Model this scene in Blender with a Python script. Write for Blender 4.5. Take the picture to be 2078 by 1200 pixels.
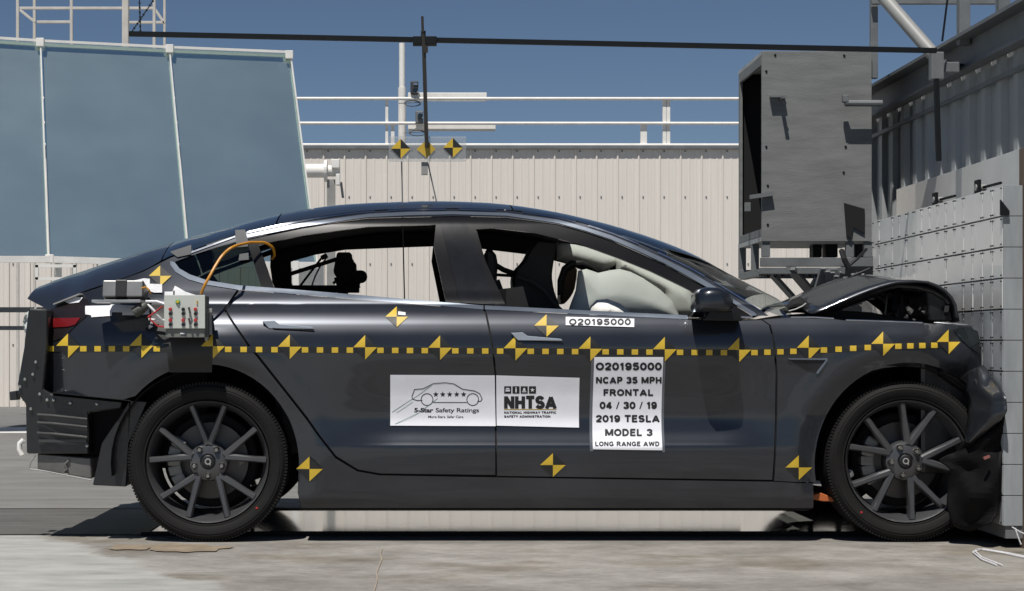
import bpy, bmesh, math, random
from mathutils import Vector, Matrix, noise
from mathutils.geometry import tessellate_polygon
random.seed(7)
scene = bpy.context.scene
for o in list(bpy.data.objects): bpy.data.objects.remove(o)

# ------------------------------------------------------------------ camera, sky, sun, exposure
F, D0, CX, CY, CZ = 3740.0, 7.6, 850.0, 705.0, 0.81      # focal length in photo pixels, distance to the car's side
cam = bpy.data.cameras.new('camera'); camo = bpy.data.objects.new('camera', cam)
scene.collection.objects.link(camo); scene.camera = camo
camo.location = (0, -D0, CZ); camo.rotation_euler = (math.radians(90), 0, 0)
cam.sensor_width = 36; cam.lens = F/2078*36
cam.shift_x = (1039-CX)/2078; cam.shift_y = (CY-600)/2078
cam.clip_start = 0.1; cam.clip_end = 5000
SUN_EL, SUN_AZ = math.radians(64), math.radians(-21)     # azimuth measured from -Y (camera side) towards +X
sd = Vector((math.sin(SUN_AZ)*math.cos(SUN_EL), -math.cos(SUN_AZ)*math.cos(SUN_EL), math.sin(SUN_EL)))
sl = bpy.data.lights.new('sun', 'SUN'); sl.energy = 4.8; sl.angle = math.radians(0.5); sl.color = (1, .96, .9)
so = bpy.data.objects.new('sun', sl); scene.collection.objects.link(so)
so.rotation_euler = sd.to_track_quat('Z', 'Y').to_euler(); so.location = (0, -3, 8)
w = bpy.data.worlds.new('World'); scene.world = w; w.use_nodes = True
nt = w.node_tree; bg = nt.nodes['Background']
sky = nt.nodes.new('ShaderNodeTexSky'); sky.sky_type = 'NISHITA'; sky.sun_disc = False
sky.sun_elevation = SUN_EL; sky.sun_rotation = math.atan2(sd.x, sd.y)
sky.altitude = 3500; sky.air_density = 1.0; sky.dust_density = 0.0; sky.ozone_density = 1.8
nt.links.new(sky.outputs[0], bg.inputs[0]); bg.inputs[1].default_value = 0.053
scene.view_settings.view_transform = 'Standard'; scene.view_settings.look = 'None'
scene.view_settings.gamma = 1; scene.view_settings.exposure = 0.0

# ------------------------------------------------------------------ helpers
C = scene.collection
def P(px, py, Y):
    k = (D0+Y)/F
    return Vector(((px-CX)*k, Y, CZ-(py-CY)*k))
def link(o, parent=None):
    C.objects.link(o)
    if parent is not None: o.parent = parent
    return o
def tag(o, label, cat, group=None):
    o['label'] = label; o['category'] = cat
    if group: o['group'] = group
    return o
def thing(name, label, cat, loc=(0,0,0), group=None):
    o = bpy.data.objects.new(name, None); o.location = loc; link(o)
    o.empty_display_size = .1
    return tag(o, label, cat, group)
def world_loc(o):
    v = Vector(o.location)
    while o.parent is not None:
        o = o.parent; v += Vector(o.location)
    return v
class MB:
    def __init__(s): s.bm = bmesh.new(); s.m = 0
    def face(s, pts):
        vs = [s.bm.verts.new(p) for p in pts]
        f = s.bm.faces.new(vs); f.material_index = s.m; return f
    def quadgrid(s, rows, closed=False):
        g = [[s.bm.verts.new(p) for p in r] for r in rows]
        for i in range(len(g)-1):
            n = len(g[i])
            for j in range(n if closed else n-1):
                k = (j+1) % n
                f = s.bm.faces.new((g[i][j], g[i][k], g[i+1][k], g[i+1][j])); f.material_index = s.m
        return g
    def box(s, c, d, rot=None, bev=0.0):
        b = bmesh.new(); bmesh.ops.create_cube(b, size=1)
        bmesh.ops.scale(b, vec=Vector(d), verts=b.verts)
        if bev: bmesh.ops.bevel(b, geom=b.edges[:], offset=min(bev, min(d)*.4), segments=2, affect='EDGES', profile=.6)
        if rot is not None: bmesh.ops.transform(b, matrix=rot.to_4x4() if hasattr(rot, 'to_4x4') else rot, verts=b.verts)
        bmesh.ops.translate(b, vec=Vector(c), verts=b.verts)
        s.merge(b); return s
    def box2(s, a, b, bev=0.0):
        a = Vector(a); b = Vector(b)
        return s.box((a+b)/2, [abs(b[i]-a[i]) for i in range(3)], bev=bev)
    def merge(s, b):
        mp = {v: s.bm.verts.new(v.co) for v in b.verts}
        for f in b.faces:
            try:
                n = s.bm.faces.new([mp[v] for v in f.verts]); n.material_index = s.m; n.smooth = f.smooth
            except ValueError: pass
        b.free()
    def bar(s, p, q, wx, wy=None, bev=0.0):
        p = Vector(p); q = Vector(q); d = q-p
        R = d.to_track_quat('Z', 'Y').to_matrix()
        return s.box((p+q)/2, (wx, wy or wx, d.length), R, bev)
    def tube(s, pts, r, n=10, cap=True):
        pts = [Vector(p) for p in pts]; rows = []
        rr = r if isinstance(r, (list, tuple)) else [r]*len(pts)
        up = None
        for i, p in enumerate(pts):
            d = (pts[min(i+1, len(pts)-1)]-pts[max(i-1, 0)]).normalized()
            if up is None: up = Vector((0,0,1)) if abs(d.z) < .9 else Vector((0,1,0))
            a = d.cross(up).normalized(); b = a.cross(d).normalized(); up = b
            rows.append([p+(a*math.cos(t)+b*math.sin(t))*rr[i] for t in [2*math.pi*k/n for k in range(n)]])
        g = s.quadgrid(rows, True)
        if cap:
            for r_ in (g[0][::-1], g[-1]):
                f = s.bm.faces.new(r_); f.material_index = s.m
        return s
    def prism(s, pts, Y0, Y1, bev=0.0):
        """polygon given in photo pixels at depth Y0, carried straight back to Y1"""
        b = bmesh.new(); P0 = [P(x, y, Y0) for x, y in pts]
        vs = [b.verts.new(p) for p in P0]; f = b.faces.new(vs)
        r = bmesh.ops.extrude_face_region(b, geom=[f])
        bmesh.ops.translate(b, vec=(0, Y1-Y0, 0), verts=[e for e in r['geom'] if isinstance(e, bmesh.types.BMVert)])
        bmesh.ops.recalc_face_normals(b, faces=b.faces)
        if bev: bmesh.ops.bevel(b, geom=b.edges[:], offset=bev, segments=1, affect='EDGES')
        bmesh.ops.triangulate(b, faces=[f for f in b.faces if len(f.verts) > 4])
        s.merge(b); return s
    def lathe(s, prof, c, n=64, closed=True):
        """profile (radius, y) spun round the Y axis through c"""
        c = Vector(c)
        rows = [[c+Vector((r*math.cos(t), y, r*math.sin(t))) for t in [2*math.pi*k/n for k in range(n)]] for r, y in prof]
        s.quadgrid(rows, True); return s
    def blob(s, c, r, n=12):
        b = bmesh.new(); bmesh.ops.create_uvsphere(b, u_segments=n*2, v_segments=n, radius=1)
        bmesh.ops.scale(b, vec=Vector(r), verts=b.verts); bmesh.ops.translate(b, vec=Vector(c), verts=b.verts)
        for f in b.faces: f.smooth = True
        s.merge(b); return s
    def split(s, name, mats, parent=None, smooth=False, angle=35):
        """every loose piece becomes an object of its own"""
        left = set(s.bm.verts); out = []
        while left:
            st = [left.pop()]; isl = set(st)
            while st:
                for e in st.pop().link_edges:
                    for v in e.verts:
                        if v not in isl: isl.add(v); st.append(v); left.discard(v)
            m = MB(); mp = {v: m.bm.verts.new(v.co) for v in isl}
            for f in {f for v in isl for f in v.link_faces}:
                n = m.bm.faces.new([mp[v] for v in f.verts]); n.material_index = f.material_index
            out.append(m.build(name, mats, parent, smooth, angle))
        s.bm.free(); return out
    def build(s, name, mats, parent=None, smooth=False, angle=35):
        bmesh.ops.recalc_face_normals(s.bm, faces=s.bm.faces)
        me = bpy.data.meshes.new(name)
        if parent is not None:
            bmesh.ops.translate(s.bm, vec=-world_loc(parent), verts=s.bm.verts)
        s.bm.to_mesh(me); s.bm.free()
        for m in (mats if isinstance(mats, (list, tuple)) else [mats]): me.materials.append(m)
        if smooth:
            for p in me.polygons: p.use_smooth = True
            me.set_sharp_from_angle(angle=math.radians(angle))
        o = bpy.data.objects.new(name, me); return link(o, parent)

def mat(name, col, rough=.5, metal=0.0, coat=0.0, var=.15, scale=6.0, bump=0.0, bscale=40, spec=None, col2=None, rv=.1, stretch=None, trans=0, ior=None, coatr=.04):
    m = bpy.data.materials.new(name); m.use_nodes = True; t = m.node_tree; N = t.nodes; L = t.links
    b = N['Principled BSDF']
    tc = N.new('ShaderNodeTexCoord'); mp = N.new('ShaderNodeMapping'); L.new(tc.outputs['Object'], mp.inputs[0])
    if stretch: mp.inputs['Scale'].default_value = stretch
    nz = N.new('ShaderNodeTexNoise'); nz.inputs['Scale'].default_value = scale; nz.inputs['Detail'].default_value = 8; nz.inputs['Roughness'].default_value = .65
    L.new(mp.outputs[0], nz.inputs[0])
    rp = N.new('ShaderNodeValToRGB'); rp.color_ramp.elements[0].position = .3; rp.color_ramp.elements[1].position = .72
    c = Vector(col); d = Vector(col2) if col2 else c*(1-var)
    e = c*(1+var*.5) if not col2 else c
    rp.color_ramp.elements[0].color = (*d, 1); rp.color_ramp.elements[1].color = (*e, 1)
    L.new(nz.outputs[0], rp.inputs[0]); L.new(rp.outputs[0], b.inputs['Base Color'])
    mr = N.new('ShaderNodeMapRange'); mr.inputs[3].default_value = max(0, rough-rv); mr.inputs[4].default_value = min(1, rough+rv)
    L.new(nz.outputs[0], mr.inputs[0]); L.new(mr.outputs[0], b.inputs['Roughness'])
    b.inputs['Metallic'].default_value = metal; b.inputs['Coat Weight'].default_value = coat; b.inputs['Coat Roughness'].default_value = coatr
    if spec is not None: b.inputs['Specular IOR Level'].default_value = spec
    if ior: b.inputs['IOR'].default_value = ior
    if trans: b.inputs['Transmission Weight'].default_value = trans
    if bump:
        n2 = N.new('ShaderNodeTexNoise'); n2.inputs['Scale'].default_value = bscale; n2.inputs['Detail'].default_value = 6
        L.new(mp.outputs[0], n2.inputs[0]); bp = N.new('ShaderNodeBump'); bp.inputs['Strength'].default_value = bump; bp.inputs['Distance'].default_value = .01
        L.new(n2.outputs[0], bp.inputs['Height']); L.new(bp.outputs[0], b.inputs['Normal'])
    return m
def glass_mat(name, tint, rough=.02, refl=1.0):
    m = bpy.data.materials.new(name); m.use_nodes = True; t = m.node_tree; N = t.nodes; L = t.links
    N.remove(N['Principled BSDF']); out = N['Material Output']
    tr = N.new('ShaderNodeBsdfTransparent'); tr.inputs[0].default_value = (*tint, 1)
    gl = N.new('ShaderNodeBsdfGlossy'); gl.inputs['Roughness'].default_value = rough; gl.inputs[0].default_value = (refl, refl, refl, 1)
    fr = N.new('ShaderNodeFresnel'); fr.inputs[0].default_value = 1.5; mx = N.new('ShaderNodeMixShader')
    L.new(fr.outputs[0], mx.inputs[0]); L.new(tr.outputs[0], mx.inputs[1]); L.new(gl.outputs[0], mx.inputs[2]); L.new(mx.outputs[0], out.inputs[0])
    return m

PAINT = mat('dark_grey_car_paint', (.033,.037,.046), .32, .58, .85, var=.14, scale=3, rv=.03)
PAINT2 = mat('crumpled_car_paint', (.03,.034,.04), .38, .55, .8, var=.15, scale=5, bump=.25, bscale=14)
BLACK = mat('black_plastic', (.010,.010,.011), .45, var=.3)
MATTE = mat('matte_black', (.004,.004,.0045), .85, var=.3)
TRIMB = mat('black_trim', (.010,.010,.011), .22, var=.1, spec=.25, rv=.03)
RUBBER = mat('tyre_rubber', (.008,.0078,.0075), .78, spec=.3, var=.35, scale=20, bump=.12, bscale=90)
RIMM = mat('grey_alloy', (.105,.107,.112), .33, .55, var=.15)
DISC = mat('brake_steel', (.10,.095,.09), .45, .8, var=.3)
SILV = mat('satin_silver', (.15,.175,.215), .30, .5, .3, var=.08)
CHROME = mat('bright_trim_and_glints', (.62,.65,.70), .16, 1.0, var=.05)
HANDLE = mat('satin_handle', (.36,.40,.46), .35, .3, var=.1)
STEELW = mat('white_painted_steel', (.80,.78,.74), .5, var=.12)
STEELG = mat('grey_painted_steel', (.155,.165,.17), .55, var=.25, bump=.1)
STEELL = mat('light_grey_steel', (.30,.30,.29), .5, var=.2)
DKBAR = mat('black_steel_bar', (.006,.008,.010), .6, var=.2, spec=.2)
YEL = mat('yellow_vinyl', (.62,.42,.035), .5, var=.12, scale=20)
BLK = mat('black_vinyl', (.014,.014,.014), .5, var=.2, scale=20)
PAPER = mat('white_paper', (.80,.81,.86), .45, var=.05, scale=8, bump=.06, bscale=10)
WHTAPE = mat('white_tape', (.72,.72,.74), .5, var=.15, scale=30, bump=.3, bscale=25)
INK = mat('black_ink', (.012,.013,.014), .6, var=.1)
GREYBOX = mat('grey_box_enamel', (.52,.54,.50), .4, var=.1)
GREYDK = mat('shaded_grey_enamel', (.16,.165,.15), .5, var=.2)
ORANGE = mat('orange_cable', (.55,.24,.02), .4, var=.1)
RED = mat('red_lens', (.14,.008,.010), .25, var=.2)
REDP = mat('red_plastic', (.45,.03,.03), .4)
GREENP = mat('green_plastic', (.10,.35,.12), .4)
AIRBAG = mat('airbag_cloth', (.76,.75,.71), .85, var=.05, scale=7, bump=.12, bscale=7)
SEAT = mat('black_seat', (.011,.011,.011), .6, var=.3)
BROWN = mat('brown_pad', (.085,.045,.016), .6, var=.3, scale=12)
GLASSD = mat('dark_glass', (.008,.011,.012), .04, 0, 1.0, var=.2, rv=.02)
WSG = glass_mat('windscreen_glass', (.55,.60,.58))
QG = glass_mat('quarter_glass', (.10,.14,.13))
ACRYL = glass_mat('acrylic_sheet', (.90,.91,.91), rough=.3)
_t = ACRYL.node_tree; _d = _t.nodes.new('ShaderNodeBsdfDiffuse'); _d.inputs[0].default_value = (.85,.85,.85,1); _m = _t.nodes.new('ShaderNodeMixShader'); _m.inputs[0].default_value = .16
_o = _t.nodes['Material Output']; _l = _o.inputs[0].links[0].from_socket; _t.links.new(_l, _m.inputs[1]); _t.links.new(_d.outputs[0], _m.inputs[2]); _t.links.new(_m.outputs[0], _o.inputs[0])
UNDER = mat('underbody_metal', (.17,.165,.155), .5, .5, var=.3, bump=.2)
CRUSH = mat('torn_black_plastic', (.004,.004,.0045), .7, spec=.15, var=.4, bump=.3, bscale=15)
STRUCTB = mat('black_bumper_structure', (.011,.0115,.0125), .38, 0, .3, var=.4, bump=.3, bscale=25)

# ------------------------------------------------------------------ ground
def ground_mat():
    m = bpy.data.materials.new('concrete'); m.use_nodes = True; t = m.node_tree; N = t.nodes; L = t.links; b = N['Principled BSDF']
    tc = N.new('ShaderNodeTexCoord')
    def nz(scale, det, st=(1,1,1), ro=.6, off=(0,0,0)):
        mp = N.new('ShaderNodeMapping'); mp.inputs['Scale'].default_value = st; mp.inputs['Location'].default_value = off
        L.new(tc.outputs['Object'], mp.inputs[0])
        n = N.new('ShaderNodeTexNoise'); n.inputs['Scale'].default_value = scale; n.inputs['Detail'].default_value = det; n.inputs['Roughness'].default_value = ro
        L.new(mp.outputs[0], n.inputs[0]); return n.outputs[0]
    def ramp(src, els):
        r = N.new('ShaderNodeValToRGB'); e = r.color_ramp.elements
        e[0].position = els[0][0]; e[0].color = (*els[0][1], 1); e[1].position = els[1][0]; e[1].color = (*els[1][1], 1)
        for p, c in els[2:]:
            q = e.new(p); q.color = (*c, 1)
        L.new(src, r.inputs[0]); return r.outputs[0]
    def mix(f, a, c, mode='MIX'):
        x = N.new('ShaderNodeMix'); x.data_type = 'RGBA'; x.blend_type = mode
        if isinstance(f, float): x.inputs[0].default_value = f
        else: L.new(f, x.inputs[0])
        L.new(a, x.inputs[6]); L.new(c, x.inputs[7]); return x.outputs[2]
    big = ramp(nz(.55, 5, (.7,1,1), .55), [(.38, (.235,.222,.205)), (.62, (.345,.33,.308))])
    mid = ramp(nz(3.2, 9, (.8,1.1,1), .72), [(.34, (.58,.57,.55)), (.62, (1.05,1.05,1.05))])
    fine = ramp(nz(38, 8, (.6,1.5,1), .7), [(.25, (.72,.71,.69)), (.7, (1.1,1.1,1.1))])
    stain = ramp(nz(1.7, 7, (.8,1.1,1), .6, (3.1,2.2,0)), [(.52, (1,1,1)), (.63, (.74,.70,.63))])
    c = mix(1.0, big, mid, 'MULTIPLY'); c = mix(1.0, c, fine, 'MULTIPLY'); c = mix(1.0, c, stain, 'MULTIPLY')
    # a pale scoured slab at the left whose ragged edge runs diagonally
    sep = N.new('ShaderNodeSeparateXYZ'); L.new(tc.outputs['Object'], sep.inputs[0])
    ma = N.new('ShaderNodeMath'); ma.operation = 'MULTIPLY_ADD'; ma.inputs[1].default_value = .55; ma.inputs[2].default_value = .0
    L.new(sep.outputs[1], ma.inputs[0])
    ad = N.new('ShaderNodeMath'); ad.operation = 'ADD'; L.new(sep.outputs[0], ad.inputs[0]); L.new(ma.outputs[0], ad.inputs[1])
    nn = N.new('ShaderNodeMath'); nn.operation = 'MULTIPLY_ADD'; nn.inputs[1].default_value = .5; L.new(nz(3, 6), nn.inputs[0]); L.new(ad.outputs[0], nn.inputs[2])
    rr = N.new('ShaderNodeMapRange'); rr.inputs[1].default_value = -1.22; rr.inputs[2].default_value = -1.14; rr.inputs[3].default_value = 1; rr.inputs[4].default_value = 0
    L.new(nn.outputs[0], rr.inputs[0])
    pale = ramp(nz(5, 9, (.5,1.3,1), .7), [(.3, (.24,.245,.225)), (.6, (.39,.39,.37))])
    c = mix(rr.outputs[0], c, pale)
    L.new(c, b.inputs['Base Color']); b.inputs['Roughness'].default_value = .85
    bp = N.new('ShaderNodeBump'); bp.inputs['Strength'].default_value = .35; bp.inputs['Distance'].default_value = .004
    L.new(nz(60, 8), bp.inputs['Height']); L.new(bp.outputs[0], b.inputs['Normal'])
    return m
CONC = ground_mat()
FARG = mat('grey_yard_concrete', (.19,.185,.175), .85, var=.32, scale=3.2, bump=.3, stretch=(.4,1.2,1))
ASPH = mat('dark_tarmac', (.15,.15,.147), .85, var=.2, scale=3)
def sheet(name, x0, x1, y0, y1, z, m, kind='structure', parent=None):
    b = MB(); b.face([(x0,y0,z),(x1,y0,z),(x1,y1,z),(x0,y1,z)]); o = b.build(name, m, parent)
    if kind and parent is None: o['kind'] = kind
    return o
sheet('ground', -400, 400, -400, 600, 0, CONC)
sheet('yard_pavement', -60, 60, 1.62, 17.3, .004, FARG)
sheet('tarmac_road', -60, 60, 11.2, 17.2, .008, ASPH)
sheet('road_marking', -60, 60, 9.6, 10.9, .008, mat('worn_white_marking', (.62,.61,.58), .8, var=.2, scale=9))
sheet('shadow_strip', -40, -1.20, .335, 1.58, .0045, mat('painted_ground_shadow', (.11,.106,.10), .8, var=.45, scale=5, stretch=(.35,2,1), bump=.3))  # dark sheet painting a shadow band on the ground behind the car
# glass over the camera pit, dark steel frame round it
g = thing('pit_cover', 'long shiny glass pit cover in the ground under the crashed car', 'pit cover', (.55, .9, .004))
PITG = mat('pit_glass', (.66,.66,.62), .09, .70, 0, var=.12, scale=8, rv=.04, ior=1.5, bump=.010, bscale=3)
b = MB(); b.box2((-1.16,.34,.002), (2.22,1.46,.012)); b.build('glass_plate', PITG, g)
b = MB(); b.m = 0
b.box2((-1.19,.30,.001), (2.25,.337,.018)); b.box2((-1.19,1.463,.001), (2.25,1.50,.018)); b.box2((-1.19,.34,.001),(-1.163,1.46,.016)); b.box2((2.223,.34,.001),(2.25,1.46,.016))
b.build('steel_frame', DKBAR, g)
# joint in the near slab
b = MB(); pts = []
for i in range(16):
    y = -3.2+i*.2; pts.append((-.148+.004*math.sin(i*2.1)+.004*random.random()-.0*y, y))
for i in range(15):
    (x0,y0),(x1,y1) = pts[i], pts[i+1]; b.face([(x0-.0018,y0,.004),(x0+.0018,y0,.004),(x1+.0018,y1,.004),(x1-.0018,y1,.004)])
o = b.build('pavement_joint', mat('joint_filler', (.36,.30,.23), .9)); o['kind'] = 'structure'
b = MB()
for (cx, cy, r) in ((-1.02,-.05,.10),(-.9,-.1,.12),(-1.16,-.06,.08)):
    n = 22; vs = []
    for k in range(n):
        t = 2*math.pi*k/n; q = r*(1+.7*noise.noise(Vector((math.cos(t)*1.7+cx*9, math.sin(t)*1.7, cy))))
        vs.append((cx+q*1.1*math.cos(t), cy-.10+q*1.15*math.sin(t), .005+.0008*cx))
    b.face(vs)
o = b.build('oil_stain', mat('brown_stain', (.26,.21,.15), .8, var=.3, scale=12)); o['kind'] = 'structure'

# ------------------------------------------------------------------ car side surface
def pchip(tab):
    xs = [a for a, _ in tab]; ys = [b_ for _, b_ in tab]; n = len(xs)
    d = [(ys[i+1]-ys[i])/(xs[i+1]-xs[i]) for i in range(n-1)]
    m = [d[0]]+[0 if d[i-1]*d[i] <= 0 else 2*d[i-1]*d[i]/(d[i-1]+d[i]) for i in range(1, n-1)]+[d[-1]]
    def f(x):
        if x <= xs[0]: return ys[0]+m[0]*(x-xs[0])
        if x >= xs[-1]: return ys[-1]+m[-1]*(x-xs[-1])
        i = 0
        while x > xs[i+1]: i += 1
        h = xs[i+1]-xs[i]; t = (x-xs[i])/h
        return ((2*t**3-3*t**2+1)*ys[i]+(t**3-2*t**2+t)*h*m[i]+(-2*t**3+3*t**2)*ys[i+1]+(t**3-t**2)*h*m[i+1])
    return f
baseA = pchip([(.10,.09),(.145,.055),(.19,.03),(.26,.022),(.34,.012),(.395,.010),(.415,.018),(.47,.040),(.52,.048),(.60,.040),(.70,.018),(.77,.003),(.81,.0),(.85,.005),(.90,.024),(.945,.055),(.975,.088),(.99,.108),(1.05,.135),(1.33,.255),(1.365,.285),(1.40,.34),(1.5,.50)])
baseB = pchip([(.10,.09),(.145,.055),(.19,.03),(.26,.022),(.34,.014),(.395,.012),(.415,.013),(.47,.016),(.52,.018),(.60,.014),(.70,.008),(.77,.002),(.81,.0),(.85,.005),(.90,.024),(.945,.055),(.975,.088),(.99,.108),(1.05,.135),(1.33,.255),(1.365,.285),(1.40,.34),(1.5,.50)])
XR, ZR = -.884, .326; XF, ZF = 2.022, .33
WID = 1.85
def sm(a, b_, x):
    t = max(0, min(1, (x-a)/(b_-a))); return t*t*(3-2*t)
def S(X, Z):
    wdoor = sm(-.45,-.05,X)*(1-sm(1.2,1.5,X))
    y = baseA(Z)*wdoor+baseB(Z)*(1-wdoor)
    if X < -.95: t = (-.95-X)/.72; y += .19*t*t*(1+.5*t)
    if X > 2.0: t = (X-2.0)/.35; y += .07*t*t
    for cx, cz in ((XR,ZR),(XF,ZF)):
        dx, dz = X-cx, Z-cz
        if dz > -.3:
            r = math.hypot(dx, dz)-.385
            if -.02 < r < .20:
                y += .016*(1-sm(.0,.085,r)) - .008*sm(.0,.085,r)*(1-sm(.095,.19,r))
    if X > 1.9 and Z < .98:
        k = sm(2.0,2.3,X); y += k*(.010*math.sin(X*31+Z*11)+.006*math.sin(Z*37-X*19))
    return y
def SN(X, Z):
    e = .002
    return Vector(((S(X+e,Z)-S(X-e,Z))/(2*e), -1, (S(X,Z+e)-S(X,Z-e))/(2*e))).normalized()
def SP(px, py, off=0.0):
    Y = .05
    for _ in range(7):
        k = (D0+Y)/F; X = (px-CX)*k; Z = CZ-(py-CY)*k; Y = S(X, Z)+off
    return Vector((X, Y, Z))

def panel(name, polys, mats, parent, rim=.02, gx=.05, gz=.012, far=False, raw=False):
    """polygons [(pixel points, material index, offset)] laid on the car's side surface"""
    bm = bmesh.new(); rims = bmesh.new()
    for pts, mi, off in polys:
        b = bmesh.new(); q = []
        for x, y in pts:
            p = SP(x, y, off); q.append(p)
        bv = [b.verts.new((p.x, 0, p.z)) for p in q]
        for tr in tessellate_polygon([[Vector((p.x, p.z, 0)) for p in q]]):
            try: b.faces.new([bv[k] for k in tr])
            except ValueError: pass
        x0, x1 = min(p.x for p in q), max(p.x for p in q); z0, z1 = min(p.z for p in q), max(p.z for p in q)
        i = math.floor(x0/gx)+1
        while i*gx < x1-1e-4:
            bmesh.ops.bisect_plane(b, geom=b.verts[:]+b.edges[:]+b.faces[:], plane_co=(i*gx,0,0), plane_no=(1,0,0), dist=1e-5); i += 1
        i = math.floor(z0/gz)+1
        while i*gz < z1-1e-4:
            bmesh.ops.bisect_plane(b, geom=b.verts[:]+b.edges[:]+b.faces[:], plane_co=(0,0,i*gz), plane_no=(0,0,1), dist=1e-5); i += 1
        for v in b.verts: v.co.y = S(v.co.x, v.co.z)+off
        if rim:
            for e in b.edges:
                if e.is_boundary:
                    a, c = e.verts[0].co, e.verts[1].co; d = Vector((0,rim,0))
                    ff = rims.faces.new([rims.verts.new(p) for p in (a, c, c+d, a+d)]); ff.material_index = mi
        mp = {v: bm.verts.new(v.co) for v in b.verts}
        for f in b.faces:
            vs = [mp[v] for v in f.verts]; nf = bm.faces.new(vs); nf.material_index = mi
            nf.normal_update()
            if nf.normal.y > 0: nf.normal_flip()
        b.free()
    nsurf = len(bm.faces)
    for f in rims.faces:
        nf = bm.faces.new([bm.verts.new(v.co) for v in f.verts]); nf.material_index = f.material_index
    rims.free()
    me = bpy.data.meshes.new(name); bm.faces.index_update(); bm.to_mesh(me); bm.free()
    for m in mats: me.materials.append(m)
    ns = []
    for p in me.polygons:
        for li in p.loop_indices:
            if p.index < nsurf:
                co = me.vertices[me.loops[li].vertex_index].co; ns.append(SN(co.x, co.z))
            else: ns.append(p.normal.copy())
        p.use_smooth = True
    pl = world_loc(parent)
    if far:
        for v in me.vertices: v.co.y = WID-v.co.y
        me.flip_normals()
        n2 = []
        for p in me.polygons:
            for li in p.loop_indices:
                if p.index < nsurf:
                    co = me.vertices[me.loops[li].vertex_index].co; n = SN(co.x, co.z); n2.append(Vector((n.x,-n.y,n.z)))
                else: n2.append(p.normal.copy())
        ns = n2
    me.normals_split_custom_set(ns)
    for v in me.vertices: v.co -= pl
    return link(bpy.data.objects.new(name, me), parent)

def text_polys(s, cx, cy, w, h, bold=.03, font_sx=1.0):
    """mesh of a line of text centred on photo pixel (cx, cy), w wide, h = cap height; returns verts (px), faces"""
    cu = bpy.data.curves.new('t', 'FONT'); cu.body = s; cu.size = 1; cu.offset = bold; cu.resolution_u = 3; cu.space_character = .93
    ob = bpy.data.objects.new('t', cu); C.objects.link(ob)
    dg = bpy.context.evaluated_depsgraph_get(); dg.update()
    me = ob.evaluated_get(dg).to_mesh(); vs = [v.co.copy() for v in me.vertices]; fs = [list(p.vertices) for p in me.polygons]
    bpy.data.objects.remove(ob); bpy.data.curves.remove(cu)
    x0, x1 = min(v.x for v in vs), max(v.x for v in vs); y0, y1 = 0.0, .70
    return [(cx+((v.x-x0)/(x1-x0)-.5)*w, cy-((v.y-y0)/(y1-y0)-.5)*h) for v in vs], fs
def _arc(cx, cy, rx, ry, a0, a1, n=9):
    return [(cx+rx*math.cos(math.radians(a0+(a1-a0)*i/n)), cy+ry*math.sin(math.radians(a0+(a1-a0)*i/n))) for i in range(n+1)]
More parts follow.
